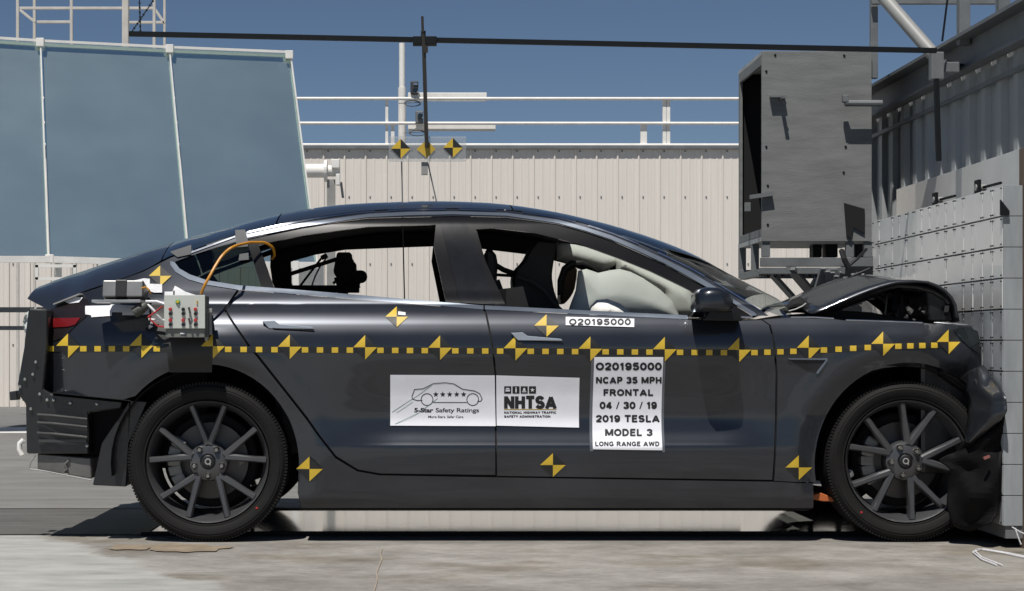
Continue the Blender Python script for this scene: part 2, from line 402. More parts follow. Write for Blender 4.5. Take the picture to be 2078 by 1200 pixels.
GL = {  # strokes in a box 0..w by 0..1 (centre lines .1 inside)
 'O': (.84, [_arc(.42,.5,.32,.40,0,360,20)]), '0': (.70, [_arc(.35,.5,.25,.40,0,360,18)]), 'Q': (.84, [_arc(.42,.5,.32,.40,0,360,20)]),
 '1': (.48, [[(.30,0),(.30,1)],[(.28,.88),(.08,.70)]]),
 '2': (.70, [_arc(.35,.68,.24,.22,170,-25,9)+[(.10,.10)],[(.08,.10),(.64,.10)]]),
 '3': (.70, [_arc(.33,.70,.23,.20,160,-90,9),_arc(.33,.31,.25,.21,90,-160,9)]),
 '4': (.74, [[(.48,0),(.48,1)],[(.46,.90),(.10,.34)],[(.04,.29),(.70,.29)]]),
 '5': (.70, [[(.62,.90),(.16,.90)],[(.17,.92),(.13,.52)],_arc(.34,.34,.25,.24,130,-155,10)]),
 '9': (.70, [_arc(.35,.66,.23,.24,0,360,14),_arc(.35,.45,.24,.35,10,-150,8)]),
 'A': (.90, [[(.10,0),(.45,.94)],[(.45,.94),(.80,0)],[(.24,.28),(.66,.28)]]),
 'C': (.82, [_arc(.44,.5,.32,.40,45,315,16)]), 'G': (.86, [_arc(.44,.5,.32,.40,45,330,16),[(.72,.06),(.72,.46)],[(.48,.44),(.78,.44)]]),
 'D': (.82, [[(.14,0),(.14,1)],[(.12,.91),(.36,.91)]+_arc(.36,.5,.32,.41,90,-90,10)+[(.12,.09)]]),
 'E': (.70, [[(.14,0),(.14,1)],[(.1,.91),(.64,.91)],[(.1,.52),(.60,.52)],[(.1,.09),(.66,.09)]]),
 'F': (.66, [[(.14,0),(.14,1)],[(.1,.91),(.62,.91)],[(.1,.50),(.56,.50)]]),
 'H': (.82, [[(.14,0),(.14,1)],[(.68,0),(.68,1)],[(.14,.5),(.68,.5)]]),
 'L': (.66, [[(.14,0),(.14,1)],[(.1,.09),(.62,.09)]]),
 'M': (.98, [[(.13,0),(.13,1)],[(.85,0),(.85,1)],[(.15,.95),(.49,.10)],[(.83,.95),(.49,.10)]]),
 'N': (.84, [[(.14,0),(.14,1)],[(.70,0),(.70,1)],[(.15,.95),(.69,.05)]]),
 'P': (.74, [[(.14,0),(.14,1)],[(.12,.91),(.42,.91)]+_arc(.42,.68,.20,.23,90,-90,8)+[(.12,.45)]]),
 'R': (.82, [[(.14,0),(.14,1)],[(.12,.91),(.44,.91)]+_arc(.44,.70,.20,.21,90,-90,8)+[(.12,.49)],[(.42,.49),(.72,0)]]),
 'S': (.76, [_arc(.37,.70,.24,.20,25,270,10)+_arc(.37,.30,.26,.20,90,-155,10)]),
 'T': (.74, [[(.37,0),(.37,1)],[(.03,.91),(.71,.91)]]),
 'W': (1.1, [[(.10,1),(.30,.04)],[(.30,.04),(.55,.94)],[(.55,.94),(.80,.04)],[(.80,.04),(1.0,1)]]),
 'I': (.28, [[(.14,0),(.14,1)]]), 'Y': (.80, [[(.40,0),(.40,.45)],[(.40,.40),(.08,1)],[(.40,.40),(.72,1)]]), 'U': (.82, [[(.14,1),(.14,.36)]+_arc(.41,.36,.27,.27,180,360,10)+[(.68,1)]]),
 '/': (.40, [[(.05,-.02),(.35,1.02)]]), ' ': (.36, []) }
def block(s, cx, cy, w, h, sw=.20):
    tot = sum(GL[c][0]+.06 for c in s)-.06; k = w/tot; out = []; x = cx-w/2
    for c in s:
        gw_, st = GL[c]; q = sw*(.55 if c == '/' else 1)
        for line in st:
            pts = [(x+px*k, cy+h/2-py*h) for px, py in line]; hw = q*h/2
            for i, ((x0,y0),(x1,y1)) in enumerate(zip(pts, pts[1:])):
                L = math.hypot(x1-x0, y1-y0) or 1; nx, ny = -(y1-y0)/L*hw, (x1-x0)/L*hw; e = hw*.28 if len(pts) > 2 else 0
                ex, ey = (x1-x0)/L*e, (y1-y0)/L*e
                out.append([(x0+nx-ex,y0+ny-ey),(x1+nx+ex,y1+ny+ey),(x1-nx+ex,y1-ny+ey),(x0-nx-ex,y0-ny-ey)])
        x += (gw_+.06)*k
    return out
def lettering(name, items, m, parent, off=-.0058, extra=()):
    b = bmesh.new()
    for it in items:
        if len(it) > 5 and it[5] >= .035:
            for poly in block(it[0], it[1], it[2], it[3], it[4], .285 if it[4] < 20 else .29): b.faces.new([b.verts.new(SP(x, y, off)) for x, y in poly])
            continue
        vs, fs = text_polys(*it)
        for q in (0,):
            bv = [b.verts.new(SP(x, y, off)) for x, y in vs]
            for f in fs:
                try: b.faces.new([bv[i] for i in f])
                except ValueError: pass
    for poly in extra:
        b.faces.new([b.verts.new(SP(x, y, off)) for x, y in poly])
    me = bpy.data.meshes.new(name)
    pl = world_loc(parent)
    for v in b.verts: v.co -= pl
    for f in b.faces:
        f.normal_update()
        if f.normal.y > 0: f.normal_flip()
    bmesh.ops.triangulate(b, faces=[f for f in b.faces if len(f.verts) > 4])
    b.to_mesh(me); b.free(); me.materials.append(m)
    return link(bpy.data.objects.new(name, me), parent)
def stroke(pts, w):
    """thin line as quads along pixel points"""
    out = []
    for (x0,y0),(x1,y1) in zip(pts, pts[1:]):
        L = math.hypot(x1-x0, y1-y0) or 1; nx, ny = -(y1-y0)/L*w/2, (x1-x0)/L*w/2
        ex, ey = (x1-x0)/L*w*.2, (y1-y0)/L*w*.2
        out.append([(x0+nx-ex,y0+ny-ey),(x1+nx+ex,y1+ny+ey),(x1-nx+ex,y1-ny+ey),(x0-nx-ex,y0-ny-ey)])
    return out

# ------------------------------------------------------------------ the crashed car
car = thing('crashed_sedan', 'dark grey crash-tested sedan with crushed nose and a row of yellow and black targets', 'car', (.4, .92, 0))
def arc(cx, cy, rx, ry, a0, a1, n=26):
    return [(cx+rx*math.cos(math.radians(a0+(a1-a0)*i/n)), cy-ry*math.sin(math.radians(a0+(a1-a0)*i/n))) for i in range(n+1)]
SHARED_RAIL = [(500,471),(613,447),(747,429),(830,425),(920,424),(1027,427),(1133,441),(1187,455),(1240,472),(1293,493),(1347,517),(1400,543),(1453,573),(1531,622),(1560,641)]
CANT_LOW = [(1528,641),(1491,618),(1447,591),(1380,554),(1347,536),(1293,511),(1240,488),(1187,470),(1133,455),(1027,441),(920,439),(747,443),(613,461),(500,484)]
quarter = [(84,640),(100,627),(167,595),(200,584),(290,552),(347,523),(387,511),(440,492),(500,471),(500,484),(440,502),(385,520),(348,534),(358,551),(400,570),(440,580),(482,587),(453,627),(500,700),(520,723),(620,850),(645,885),(680,930),(725,957),(770,965),(770,1031),(612,1031),(604,1000)] + arc(415,943,192,204,-8,137) + [(250,811),(100,796),(86,783)]
rocker = [(770,965),(1005,969),(1570,978),(1650,981),(1650,1031),(770,1031)]
cant = SHARED_RAIL + CANT_LOW
rdoor = [(486,589),(600,598),(720,608),(880,621),(980,628),(985,640),(997,701),(1004,765),(1005,964),(772,961),(727,953),(683,926),(649,883),(624,847),(524,720),(504,697),(458,627)]
fdoor = [(985,629),(1107,635),(1267,643),(1395,649),(1470,652),(1545,650),(1560,660),(1569,700),(1574,760),(1573,850),(1567,974),(1009,966),(1008,765),(1001,700),(989,640)]
fender = [(1548,649),(1605,645),(1692,648),(1716,651),(1874,656),(1972,663),(1984,682),(1986,710),(1990,745),(1975,790)] + arc(1845,943,192,207,46,190) + [(1652,979),(1571,976),(1577,850),(1578,760),(1573,700),(1564,660)]
for far in (False, True):
    panel('side_frame', [(quarter,0,0),(rocker,0,0),(cant,0,0)], [PAINT], car, far=far)
    panel('rear_door', [(rdoor,0,-.001)], [PAINT], car, far=far)
    panel('front_door', [(fdoor,0,-.001)], [PAINT], car, far=far)
    panel('front_fender', [(fender,0,-.001)], [PAINT2 if False else PAINT], car, far=far, gx=.03)
    # black window frames and pillars
    fr = [([(500,486),(613,463),(747,445),(886,441),(888,456),(747,460),(613,478),(522,498)],0,.006),
          ([(500,486),(524,497),(558,590),(532,588)],0,.006),
          ([(886,441),(950,441),(968,470),(985,530),(1026,619),(1026,626),(981,622),(905,615),(880,500)],0,.004),
          ([(950,441),(1027,443),(1133,457),(1187,472),(1240,490),(1293,513),(1347,538),(1380,556),(1447,593),(1491,620),(1526,642),(1475,642),(1400,589),(1320,551),(1253,524),(1180,497),(1080,472),(1000,463),(962,465)],0,.006)]
    panel('window_frame', fr, [TRIMB], car, far=far, rim=.035)
    if not far:
        panel('pillar_cover', [([(893,449),(948,449),(1005,619),(934,614)],0,-.004)], [mat('pillar_gloss', (.010,.011,.014), .20, var=.3, scale=9, spec=.3, rv=.03)], car, rim=.006)
        panel('quarter_window', [([(352,535),(387,521),(440,503),(500,486),(532,588),(483,582),(430,574),(385,560),(362,549)],0,.008)], [QG], car, rim=0)
    panel('belt_moulding', [([(345,530),(354,532),(364,545),(385,557),(420,569),(483,579),(600,588),(720,598),(880,612),(981,620),(981,628),(880,620),(720,607),(600,597),(483,588),(420,578),(382,567),(356,552),(346,538)],0,-.003),
                            ([(984,620),(1107,626),(1267,634),(1395,640),(1395,648),(1267,642),(1107,634),(984,628)],0,-.003)], [SILV], car, far=far, rim=.012, gz=.006)
# dark shut-line backing behind the door gaps
panel('shut_line_backing', [([(482,592),(980,632),(1540,655),(1580,690),(1582,990),(760,980),(640,900),(500,730),(440,627)],0,.012)], [MATTE], car, rim=0, gz=.04)
# thin bright moulding along the cant rail; seam dashes imitate broken reflections
panel('roof_moulding', [([(500,476),(613,453),(747,434),(830,430),(920,429),(1027,432),(1133,446),(1187,461),(1240,478),(1293,500),(1347,525),(1400,551),(1453,583),(1531,634),(1536,640),(1526,641),(1491,617),(1447,590),(1380,552),(1347,534),(1293,509),(1240,486),(1187,468),(1133,453),(1027,438),(920,435),(830,437),(747,441),(613,460),(500,483)],0,-.003)], [SILV], car, rim=.004, gz=.004)
dsh = []
railf = pchip([(a, c) for a, c in SHARED_RAIL])
for a, c in ((387,477),(502,760),(788,905),(930,1008),(1060,1168),(1195,1296),(1335,1430),(1450,1545)):
    n = 6; xs = [a+(c-a)*i/n for i in range(n+1)]
    y_ = lambda x: (railf(x) if x >= 500 else 471+(500-x)*.36)+1.5
    dsh.append(([(x, y_(x)-2.2) for x in xs]+[(x, y_(x)+1.2) for x in xs[::-1]], 0, -.004))
panel('roof_seam_glints', dsh, [CHROME], car, rim=.003, gz=.004)  # bright dashes painted in for reflections on the seam

# roof, glass and boot lid: lofted across the car from rail to rail
cl = [(42,592),(67,587),(93,582),(133,566),(187,549),(247,530),(333,503),(393,487),(480,463),(520,452),(600,434),(700,420),(800,415),(880,413),(973,416),(1027,421),(1080,429),(1133,439),(1187,451),(1240,464),(1293,480),(1347,499),(1400,522),(1447,549),(1481,568),(1514,586),(1548,604),(1582,623),(1600,636)]
CL = pchip([(P(x,y,.925).x, P(x,y,.925).z) for x, y in cl])
rl = [(44,600),(58,608),(75,617),(97,626),(167,592),(200,581),(290,549),(347,519),(387,508),(440,489)]+[(x,y-1.5) for x,y in SHARED_RAIL[:-1]]+[(1590,645)]
RLp = [SP(x, y) for x, y in rl]; RL = pchip([(p.x, p.z) for p in RLp])
def loft(name, xa, xb, m, n=26, thick=.004):
    b = MB(); rows = []
    X0 = P(xa, 500, .3).x; X1 = P(xb, 500, .3).x
    for i in range(n+1):
        X = X0+(X1-X0)*i/n; zr = RL(X); zc = max(CL(X), zr+.004); yr = S(X, zr)+.004; row = []
        for j in range(29):
            t = j/28; u = abs(2*t-1); row.append(Vector((X + (.10*(1-u*u) if xa > 1000 else (-.05*(1-u*u) if xb < 400 else 0))*0, yr+(WID-2*yr)*t, zr+(zc-zr)*(1-u**2.4))))
        rows.append(row)
    b.quadgrid(rows); return b.build(name, m, car, smooth=True, angle=60)
loft('boot_lid', 40, 333, PAINT); loft('rear_window', 336, 560, GLASSD, 14)
loft('roof', 563, 1040, PAINT, 24); loft('windscreen', 1043, 1592, WSG, 24)
# headliner and interior
b = MB(); rows = []
for i in range(15):
    X = P(520, 500, .3).x+i*(P(1180, 500, .3).x-P(520, 500, .3).x)/14
    rows.append([Vector((X, .35+1.15*t/6, RL(X)-.035+.03*math.sin(math.pi*t/6))) for t in range(7)])
b.quadgrid(rows); b.build('headliner', MATTE, car, smooth=True)
b = MB(); b.box2((-.38,.14,.16), (1.52,1.71,.26), .01); b.build('floor_pan', MATTE, car)
b = MB(); b.box2((-.98,.25,.9), (-.62,1.6,.965), .02); b.box2((-1.4,.25,.35),(-.9,1.6,.9),.02); b.build('parcel_shelf', MATTE, car)
b = MB(); b.box2((1.18,.2,.6), (1.52,1.65,.93), .05); b.build('dashboard', MATTE, car)
b = MB(); b.prism([(552,470),(700,448),(890,440),(960,440),(1060,448),(1180,470),(1240,490),(1262,520),(1200,527),(1156,537),(1125,529),(1067,516),(1000,508),(940,500),(880,500),(800,503),(700,507),(640,517),(590,531),(592,600),(556,600),(548,540)], 1.50, 1.52, .002)
b.build('headliner_side', mat('headliner_cloth', (.02,.018,.016), .9, var=.2), car)
# seats (near passenger, far driver) and rear bench
def seat(px0, Yc, m=SEAT, head=True):
    b = MB(); pr = [(-.02,.25),(.02,.5),(-.03,.75),(-.07,.93),(-.07,1.06),(.02,1.07),(.06,.95),(.10,.75),(.14,.5),(.16,.3)]
    for s0, s1 in ((-.22,.22),):
        rows = [[Vector((px0+x, Yc+s, z)) for x, z in pr] for s in (s0, s0*.9, s1*.9, s1)]
        rows[0] = [Vector((px0+.04+(x-.04)*.8, Yc+s0-.02, z)) for x, z in pr]; rows[-1] = [Vector((px0+.04+(x-.04)*.8, Yc+s1+.02, z)) for x, z in pr]
        g_ = b.quadgrid(rows, True); b.bm.faces.new(g_[0]); b.bm.faces.new(g_[-1])
    b.box2((px0+.05,Yc-.24,.42), (px0+.55,Yc+.24,.56), .05)
    o = b.build('seat', m, car, smooth=True, angle=50)
    if not head: return o
    h = MB(); h.blob((px0-.03, Yc, 1.15), (.05,.13,.085)); h.tube([(px0-.02,Yc-.05,1.02),(px0-.02,Yc-.05,1.12)], .007); h.tube([(px0-.02,Yc+.05,1.02),(px0-.02,Yc+.05,1.12)], .007)
    h.build('headrest', m, o, smooth=True)
    return o
seat(.42, .50, head=False); seat(.36, 1.35)
b = MB(); b.box2((-.62,.25,.35),(-.38,1.6,.93),.04); b.build('rear_bench', SEAT, car)
# seat back, brown pad and belt seen in the front window
b = MB(); b.prism([(1090,486),(1131,489),(1124,530),(1120,560),(1124,588),(1132,610),(1140,632),(1052,632),(1042,600),(1039,565),(1046,545),(1062,530),(1075,505)], .62, .82, .012)
b.build('seat_bolster', SEAT, car, smooth=True)
b = MB(); b.prism([(983,508),(994,504),(1004,510),(1010,525),(1010,555),(1004,575),(990,580),(983,560)], .5, .7, .015); b.tube([P(1005,538,.55),P(1022,548,.6),P(1045,556,.66)], .012); b.tube([P(1008,558,.55),P(1040,560,.66)], .007); b.tube([P(1005,570,.55),P(1016,600,.55),P(1026,625,.55)], .02)
b.build('headrest', SEAT, car, smooth=True)
b = MB(); b.tube([P(1050,562,.58),P(1080,572,.57),P(1105,590,.56),P(1120,612,.55),P(1140,630,.54)], .008); b.build('seat_belt', mat('belt_web', (.05,.048,.04), .7), car)
b = MB(); b.prism([(1146,550),(1158,541),(1172,542),(1171,560),(1166,590),(1155,608),(1142,620),(1136,612),(1139,585),(1141,562)], .9, 1.1, .012); b.build('brown_pad', BROWN, car, smooth=True)
b = MB(); b.tube([P(1136,600,.85),P(1137,570,.85),P(1146,546,.85),P(1160,536,.85),P(1182,535,.85),P(1200,542,.85),P(1216,552,.85)], [.012,.014,.016,.018,.016,.010,.004]); b.build('pad_rim', SEAT, car, smooth=True)
AIRBAG2 = mat('pale_airbag_cloth', (.82,.81,.76), .8, var=.05, scale=7)
# airbags
def pillow(name, pts, Yc, th, m=AIRBAG, wdt=.07):
    P0 = [P(x, y, Yc) for x, y in pts]; n = len(P0)
    def dist(x, z):
        d = 9
        for i in range(n):
            a, c = P0[i], P0[(i+1) % n]; ux, uz = c.x-a.x, c.z-a.z; L = ux*ux+uz*uz
            t = max(0, min(1, ((x-a.x)*ux+(z-a.z)*uz)/L)); d = min(d, math.hypot(x-a.x-t*ux, z-a.z-t*uz))
        return d
    B = MB()
    for sgn in (-1, 1):
        b = bmesh.new(); f = b.faces.new([b.verts.new((p.x, 0, p.z)) for p in P0]); bmesh.ops.triangulate(b, faces=[f], ngon_method='EAR_CLIP')
        for ax, nrm in ((0,(1,0,0)),(2,(0,0,1))):
            lo = min(p[ax] for p in P0); hi = max(p[ax] for p in P0); k = 1
            while lo+k*.014 < hi:
                co = [0,0,0]; co[ax] = lo+k*.014; bmesh.ops.bisect_plane(b, geom=b.verts[:]+b.edges[:]+b.faces[:], plane_co=co, plane_no=nrm, dist=1e-5); k += 1
        for v in b.verts:
            q = 1-min(dist(v.co.x, v.co.z)/wdt, 1); h = math.sqrt(max(0, 1-q*q))
            v.co.y = Yc+sgn*th*h*(1+.12*noise.noise(Vector((v.co.x*5, v.co.z*7, sgn*3+Yc))))
        B.merge(b)
    bmesh.ops.remove_doubles(B.bm, verts=B.bm.verts, dist=.0004)
    return B.build(name, m, car, smooth=True, angle=80)
pillow('curtain_airbag', [(1173,550),(1190,546),(1214,554),(1236,549),(1258,546),(1280,552),(1304,564),(1340,588),(1368,615),(1384,655),(1146,655),(1156,622),(1168,590)], .62, .09, wdt=.16)
pillow('curtain_airbag_far', [(1130,492),(1170,497),(1215,508),(1250,520),(1256,535),(1225,552),(1180,540),(1130,528)], 1.0, .05)
bpy.data.objects['curtain_airbag_far'].name = 'curtain_airbag.001'
pillow('steering_airbag', [(1198,622),(1210,609),(1232,607),(1258,616),(1280,634),(1280,655),(1192,655)], .36, .10, AIRBAG2, wdt=.1)
pillow('windscreen_airbag', [(1250,516),(1280,528),(1335,553),(1400,584),(1425,620),(1425,655),(1330,655),(1335,600),(1290,575),(1250,550)], .98, .10, AIRBAG2)
# instrument rig on the rear seat
rg = thing('interior_camera_rig', 'black camera rig with clamp arms standing on the rear seat inside the side window', 'camera rig', P(700,598,.95))
b = MB()
for a in ([(684,512),(712,512),(714,526),(718,532),(722,540),(722,566),(716,576),(706,584),(704,598),(684,598),(686,570),(676,552),(680,530)],): b.prism(a, .88, 1.02, .006)
for i in range(26):
    cx_ = random.uniform(690,728); cy_ = random.uniform(522,590) if cx_ < 712 else random.uniform(545,584)
    b.box(P(cx_,cy_,random.uniform(.86,1.02)), (random.uniform(.02,.055),.05,random.uniform(.02,.05)), Matrix.Rotation(random.uniform(-.8,.8),3,'Y'), .004)
b.tube([P(733,562,.88),P(718,562,.98)], .03, 16); b.tube([P(716,540,.9),P(700,545,.95)], .022, 12)
b.build('camera_body', MATTE, rg, smooth=True, angle=30)
b = MB(); b.bar(P(590,556,.9), P(684,526,.9), .018); b.bar(P(608,582,.93), P(657,518,.93), .010); b.bar(P(676,576,.9), P(690,562,.9), .012)
b.bar(P(652,524,.9), P(664,518,.9), .03, .02); b.box(P(650,587,1.0), (.36,.2,.03), bev=.005)
b.split('clamp_arm', MATTE, rg)
b = MB(); b.tube([P(632,582,.96),P(640,560,.96),P(650,540,.96),P(664,522,.96)], .004, 6); b.build('cable', STEELL, rg)
rg2 = None

# wheels
def wheel(cx, cz, phase, far=False):
    Y0 = .035; s = 1
    c = Vector((cx, 0, cz)); fy = (lambda y: WID-y) if far else (lambda y: y)
    b = MB()
    b.lathe([(r, fy(y)) for r, y in [(.240,.075),(.246,.056),(.253,.048),(.254,.054),(.247,.066),(.240,.078),(.232,.10),(.224,.14),(.220,.26)]], c, 72)
    hub = [(.0001,.072),(.030,.072),(.034,.066),(.060,.070),(.078,.078),(.084,.092),(.084,.115),(.0001,.116)]
    b.lathe([(r, fy(y)) for r, y in hub], c, 60)
    for k in range(5):
        for sg in (-1, 1):
            a0 = math.radians(90+72*k+phase+sg*2.5); a1 = math.radians(90+72*k+phase+sg*16.5)
            p0 = Vector((math.cos(a0), 0, math.sin(a0)))*.072; p1 = Vector((math.cos(a1), 0, math.sin(a1)))*.242
            d = (p1-p0).normalized(); n = Vector((-d.z, 0, d.x)); rows = []
            for t, w_, yf, yb in ((0,.015,.069,.105),(.3,.0145,.066,.108),(.7,.0120,.060,.105),(1,.0140,.056,.10)):
                p = c+p0+(p1-p0)*t
                rows.append([p+n*w_+Vector((0,fy(yb),0)), p+n*w_+Vector((0,fy(yf+.007),0)), p+n*w_*.55+Vector((0,fy(yf),0)), p-n*w_*.55+Vector((0,fy(yf),0)), p-n*w_+Vector((0,fy(yf+.007),0)), p-n*w_+Vector((0,fy(yb),0))])
            g_ = b.quadgrid(rows, True); b.bm.faces.new(g_[0]); b.bm.faces.new(g_[-1])
    rim = b.build('wheel', RIMM, car, smooth=True, angle=40)
    b = MB(); pr = [(.240,.085),(.252,.066),(.256,.060),(.259,.052),(.262,.047),(.268,.047),(.272,.043),(.30,.040),(.304,.043),(.308,.042),(.320,.050),(.329,.064),(.3335,.082)]
    for gy in (.10,.135,.170,.205): pr += [(.334,gy),(.326,gy+.002),(.326,gy+.008),(.334,gy+.010)]
    pr += [(.3335,.235),(.325,.255),(.30,.268),(.24,.255)]
    b.lathe([(r, fy(y)) for r, y in pr], c, 120)
    if not far:
        for k in range(150):                                    # shoulder grooves cut as raised blocks
            t = 2*math.pi*k/150; e = Vector((math.cos(t), 0, math.sin(t)))
            R = Matrix.Rotation(-t, 3, 'Y')
            b.box(c+e*.3265+Vector((0,.062,0)), (.012,.020,.0085), R)
    b.build('tyre', RUBBER, rim, smooth=True, angle=40)
    b = MB(); b.lathe([(r, fy(y)) for r, y in [(.0001,.135),(.08,.135),(.082,.15),(.09,.152),(.160,.152),(.160,.172),(.09,.172),(.0001,.172)]], c, 56); b.build('brake_disc', DISC, rim, smooth=True, angle=30)
    b = MB(); b.lathe([(r, fy(y)) for r, y in [(.05,.178),(.19,.178),(.198,.184),(.198,.188),(.05,.188)]], c, 48); b.build('dust_shield', MATTE, rim, smooth=True, angle=30)
    b = MB()
    for i in range(5):
        a = math.radians(150+i*15); e = Vector((math.cos(a), 0, math.sin(a))); b.box(c+e*.148+Vector((0,fy(.145),0)), (.055,.07,.042), Matrix.Rotation(-a, 3, 'Y'), .008)
    b.build('caliper', mat('caliper_grey', (.20,.20,.19), .45, .4) if not far else STEELG, rim)
    if not far:
        for k in range(5):
            a = math.radians(-90+72*k+phase); e = Vector((math.cos(a), 0, math.sin(a)))*.060
            b = MB(); b.lathe([(.0001,.052),(.007,.052),(.0095,.056),(.0095,.075)], c+e, 6); b.lathe([(.0125,.067),(.0145,.065),(.016,.074)], c+e, 14); b.build('lug_nut', mat('nut_steel', (.35,.34,.32), .35, .9) if k == 0 and cx < 0 else NUT, rim)
        b = MB(); b.m = 0; b.lathe([(.0001,.061),(.022,.061),(.027,.064),(.029,.072)], c, 36)
        b.m = 1; b.lathe([(.008,.0605),(.011,.0595),(.0135,.0605)], c, 24); b.box(c+Vector((.009,.060,-.011)), (.004,.001,.009))
        b.build('hub_cap', [BLACK, STEELL], rim, smooth=True)
        b = MB(); b.lathe([(.0001,.0395),(.005,.0398)], c+Vector((.205,.0,-.19)) if cx < 0 else c+Vector((-.19,.0,-.21)), 10); b.build('red_dot', REDP, rim)
    return rim
NUT = mat('lug_nut_steel', (.35,.34,.32), .35, .9)
wr = P(423,943,.08); wf = P(1836,937,.08)
wheel(wr.x, .334, 0); wheel(wf.x, .336, -13)
wheel(wr.x, .334, 30, True); wheel(wf.x, .336, 10, True)
# wheel arch liners
for cx_, rr_ in ((XR,.392),(XF,.40)):
    for far in (0, 1):
        b = MB(); rows = []
        for y in (.03,.30,.62):
            yy = WID-y if far else y
            rows.append([Vector((cx_+rr_*math.cos(math.radians(a)), yy, .33+rr_*math.sin(math.radians(a)))) for a in range(-12, 193, 8)])
        g_ = b.quadgrid(rows)
        f = b.bm.faces.new([v for v in g_[-1]])
        b.build('wheel_arch_liner', MATTE, car, smooth=True)
# dark skirt under the sill
b = MB(); b.prism([(606,1012),(1650,1020),(1652,1030),(1640,1037),(612,1036)], .075, .30, .004); b.build('side_skirt', MATTE, car)

# rear end without its bumper cover
b = MB(); b.prism([(58,626),(97,628),(97,700),(88,790),(104,800),(250,815),(246,830),(180,838),(180,921),(54,921),(52,820),(36,800),(46,740),(50,690)], .14, .34, .006)
b.prism([(19,795),(33,793),(36,812),(20,813)], .18, .24, .003); b.prism([(36,780),(50,700),(62,700),(58,800),(46,815)], .16, .2, .003)
b.prism([(100,797),(262,814),(240,850),(206,900),(188,985),(256,988),(262,900),(300,815),(262,812)], .10, .50, .004)
b.build('rear_structure', STRUCTB, car)
b = MB()
b.box2((-1.60,.3,.36), (-1.52,1.55,.93), .02); b.build('rear_panel', MATTE, car)
b = MB()
for y in (842,858,879): b.tube([P(76,y,.13),P(110,y+2,.115),P(150,y+6,.11),P(177,y+9,.11)], .006, 8)
b.box(P(127,895,.125), (.2,.01,.012)); b.split('bumper_vent', mat('vent_slat', (.05,.05,.05), .35, var=.2), car)
b = MB()
for x, y in ((108,812),(142,818),(196,820),(80,800),(62,830),(40,785),(50,770),(176,905),(95,812),(66,760),(72,735)): b.lathe([(.0001,0),(.006,.002),(.007,.008)], P(x,y,.125), 10)
b.split('clip', mat('clip_metal', (.45,.45,.42), .3, .8), car)
b = MB(); b.prism([(76,921),(184,930),(186,972),(150,966),(98,957),(76,952)], .16, .9, .004); b.tube([P(140,935,.155),P(132,942,.155),P(136,952,.155),P(128,960,.155),P(138,964,.155)], .006, 8); b.build('underbody_tray', UNDER, car)
b = MB(); b.tube([P(72,925,.15),P(62,938,.15),P(60,952,.15),P(90,956,.15),P(186,975,.15)], .003, 6); b.build('hanging_wire', STEELL, car)
b = MB(); b.tube([P(48,893,.18),P(40,900,.18),P(39,912,.18),P(45,924,.18)], .011, 10); b.build('hose', STEELW, car, smooth=True)
# torn translucent cover at the tail lamp edge
b = MB(); rows = []
for j in range(12):
    t = j/11; y = 624+t*80; xb = 62-16*math.sin(math.pi*min(t*1.2,1))
    rows.append([P(xb+k*4.2+2.5*noise.noise(Vector((t*7,k*1.3,0))), y, .17+.06*noise.noise(Vector((t*6,k*.9,3)))) for k in range(4)])
b.quadgrid(rows); b.build('torn_cover', mat('clear_torn_plastic', (.62,.66,.64), .15, .2, var=.6, scale=25), car)
# tail lamp
panel('tail_lamp', [([(98,630),(130,619),(175,606),(190,630),(160,655),(130,684),(99,696)],0,-.004)], [mat('tail_lamp_smoke', (.016,.013,.014), .2, var=.2)], car, rim=.02)
panel('tail_lamp_lens', [([(99,646),(163,645),(152,659),(138,663),(102,665)],0,-.010)], [RED], car, rim=.008)
b = MB(); b.bar(SP(112,618,-.012), SP(165,597,-.012), .03, .006); b.build('boot_edge_tape', STEELL, car)

# front: buckled bonnet
hood = []
near = pchip([(1642,636),(1649,634),(1720,606),(1797,577),(1822,571),(1867,574),(1904,586),(1930,612),(1938,652)])
b = MB(); rows = []
px_ = [1646,1665,1690,1715,1740,1765,1790,1806,1820,1838,1858,1878,1896,1912,1924,1932,1936,1938]
for x in px_:
    row = []
    z0 = P(x, near(x), .16).z; X = P(x, 600, .16).x
    front = sm(1800, 1930, x)
    for j in range(21):
        t = j/20; y = .16+t*1.52; u = 1-abs(2*t-1)**2
        crown = .075*u*(1-front)+.02*u
        wob = .012*noise.noise(Vector((X*6, y*3, 0)))*(1 if j else .3)+.03*front*noise.noise(Vector((X*5,y*5,4)))
        row.append(Vector((X+.02*math.sin(y*9)*front, y, z0+crown*.55+wob)))
    rows.append(row)
b.quadgrid(rows); o = b.build('bonnet', PAINT2, car, smooth=True, angle=50)
md = o.modifiers.new('thick', 'SOLIDIFY'); md.thickness = .012; md.offset = -1
b = MB()
def undr(x, d): return near(x)+d
for k, (Yk, dd) in enumerate(((.2,6),(.3,10),(.42,9))):
    b.tube([P(x, undr(x, dd+ (x-1700)*.02), Yk) for x in (1670,1710,1750,1797,1822,1860,1895,1918,1926)], .012+.004*k, 8)
for i in range(26):
    x = 1800+i*5+random.uniform(-3,3); y = near(min(x,1925))+random.uniform(4,14); ln = random.uniform(10,60)
    Yk = random.uniform(.22,.6)
    b.bar(P(x, y, Yk), P(x+random.uniform(-14,22), min(y+ln, 656), Yk+random.uniform(-.08,.08)), random.uniform(.008,.022), random.uniform(.006,.03))
for i in range(14):
    x = 1690+i*8; b.bar(P(x, undr(x,8), .3), P(x+random.uniform(10,30), undr(x+15,14), .3), .012, .02)
b.prism([(1780,588),(1810,582),(1835,590),(1870,600),(1900,622),(1905,655),(1818,655),(1812,632),(1778,606)], .55, .75, .006)
b.prism([(1880,580),(1904,588),(1926,612),(1934,652),(1886,652),(1884,620)], .2, .5, .006)
b.build('bonnet_inner_frame', STRUCTB, car)
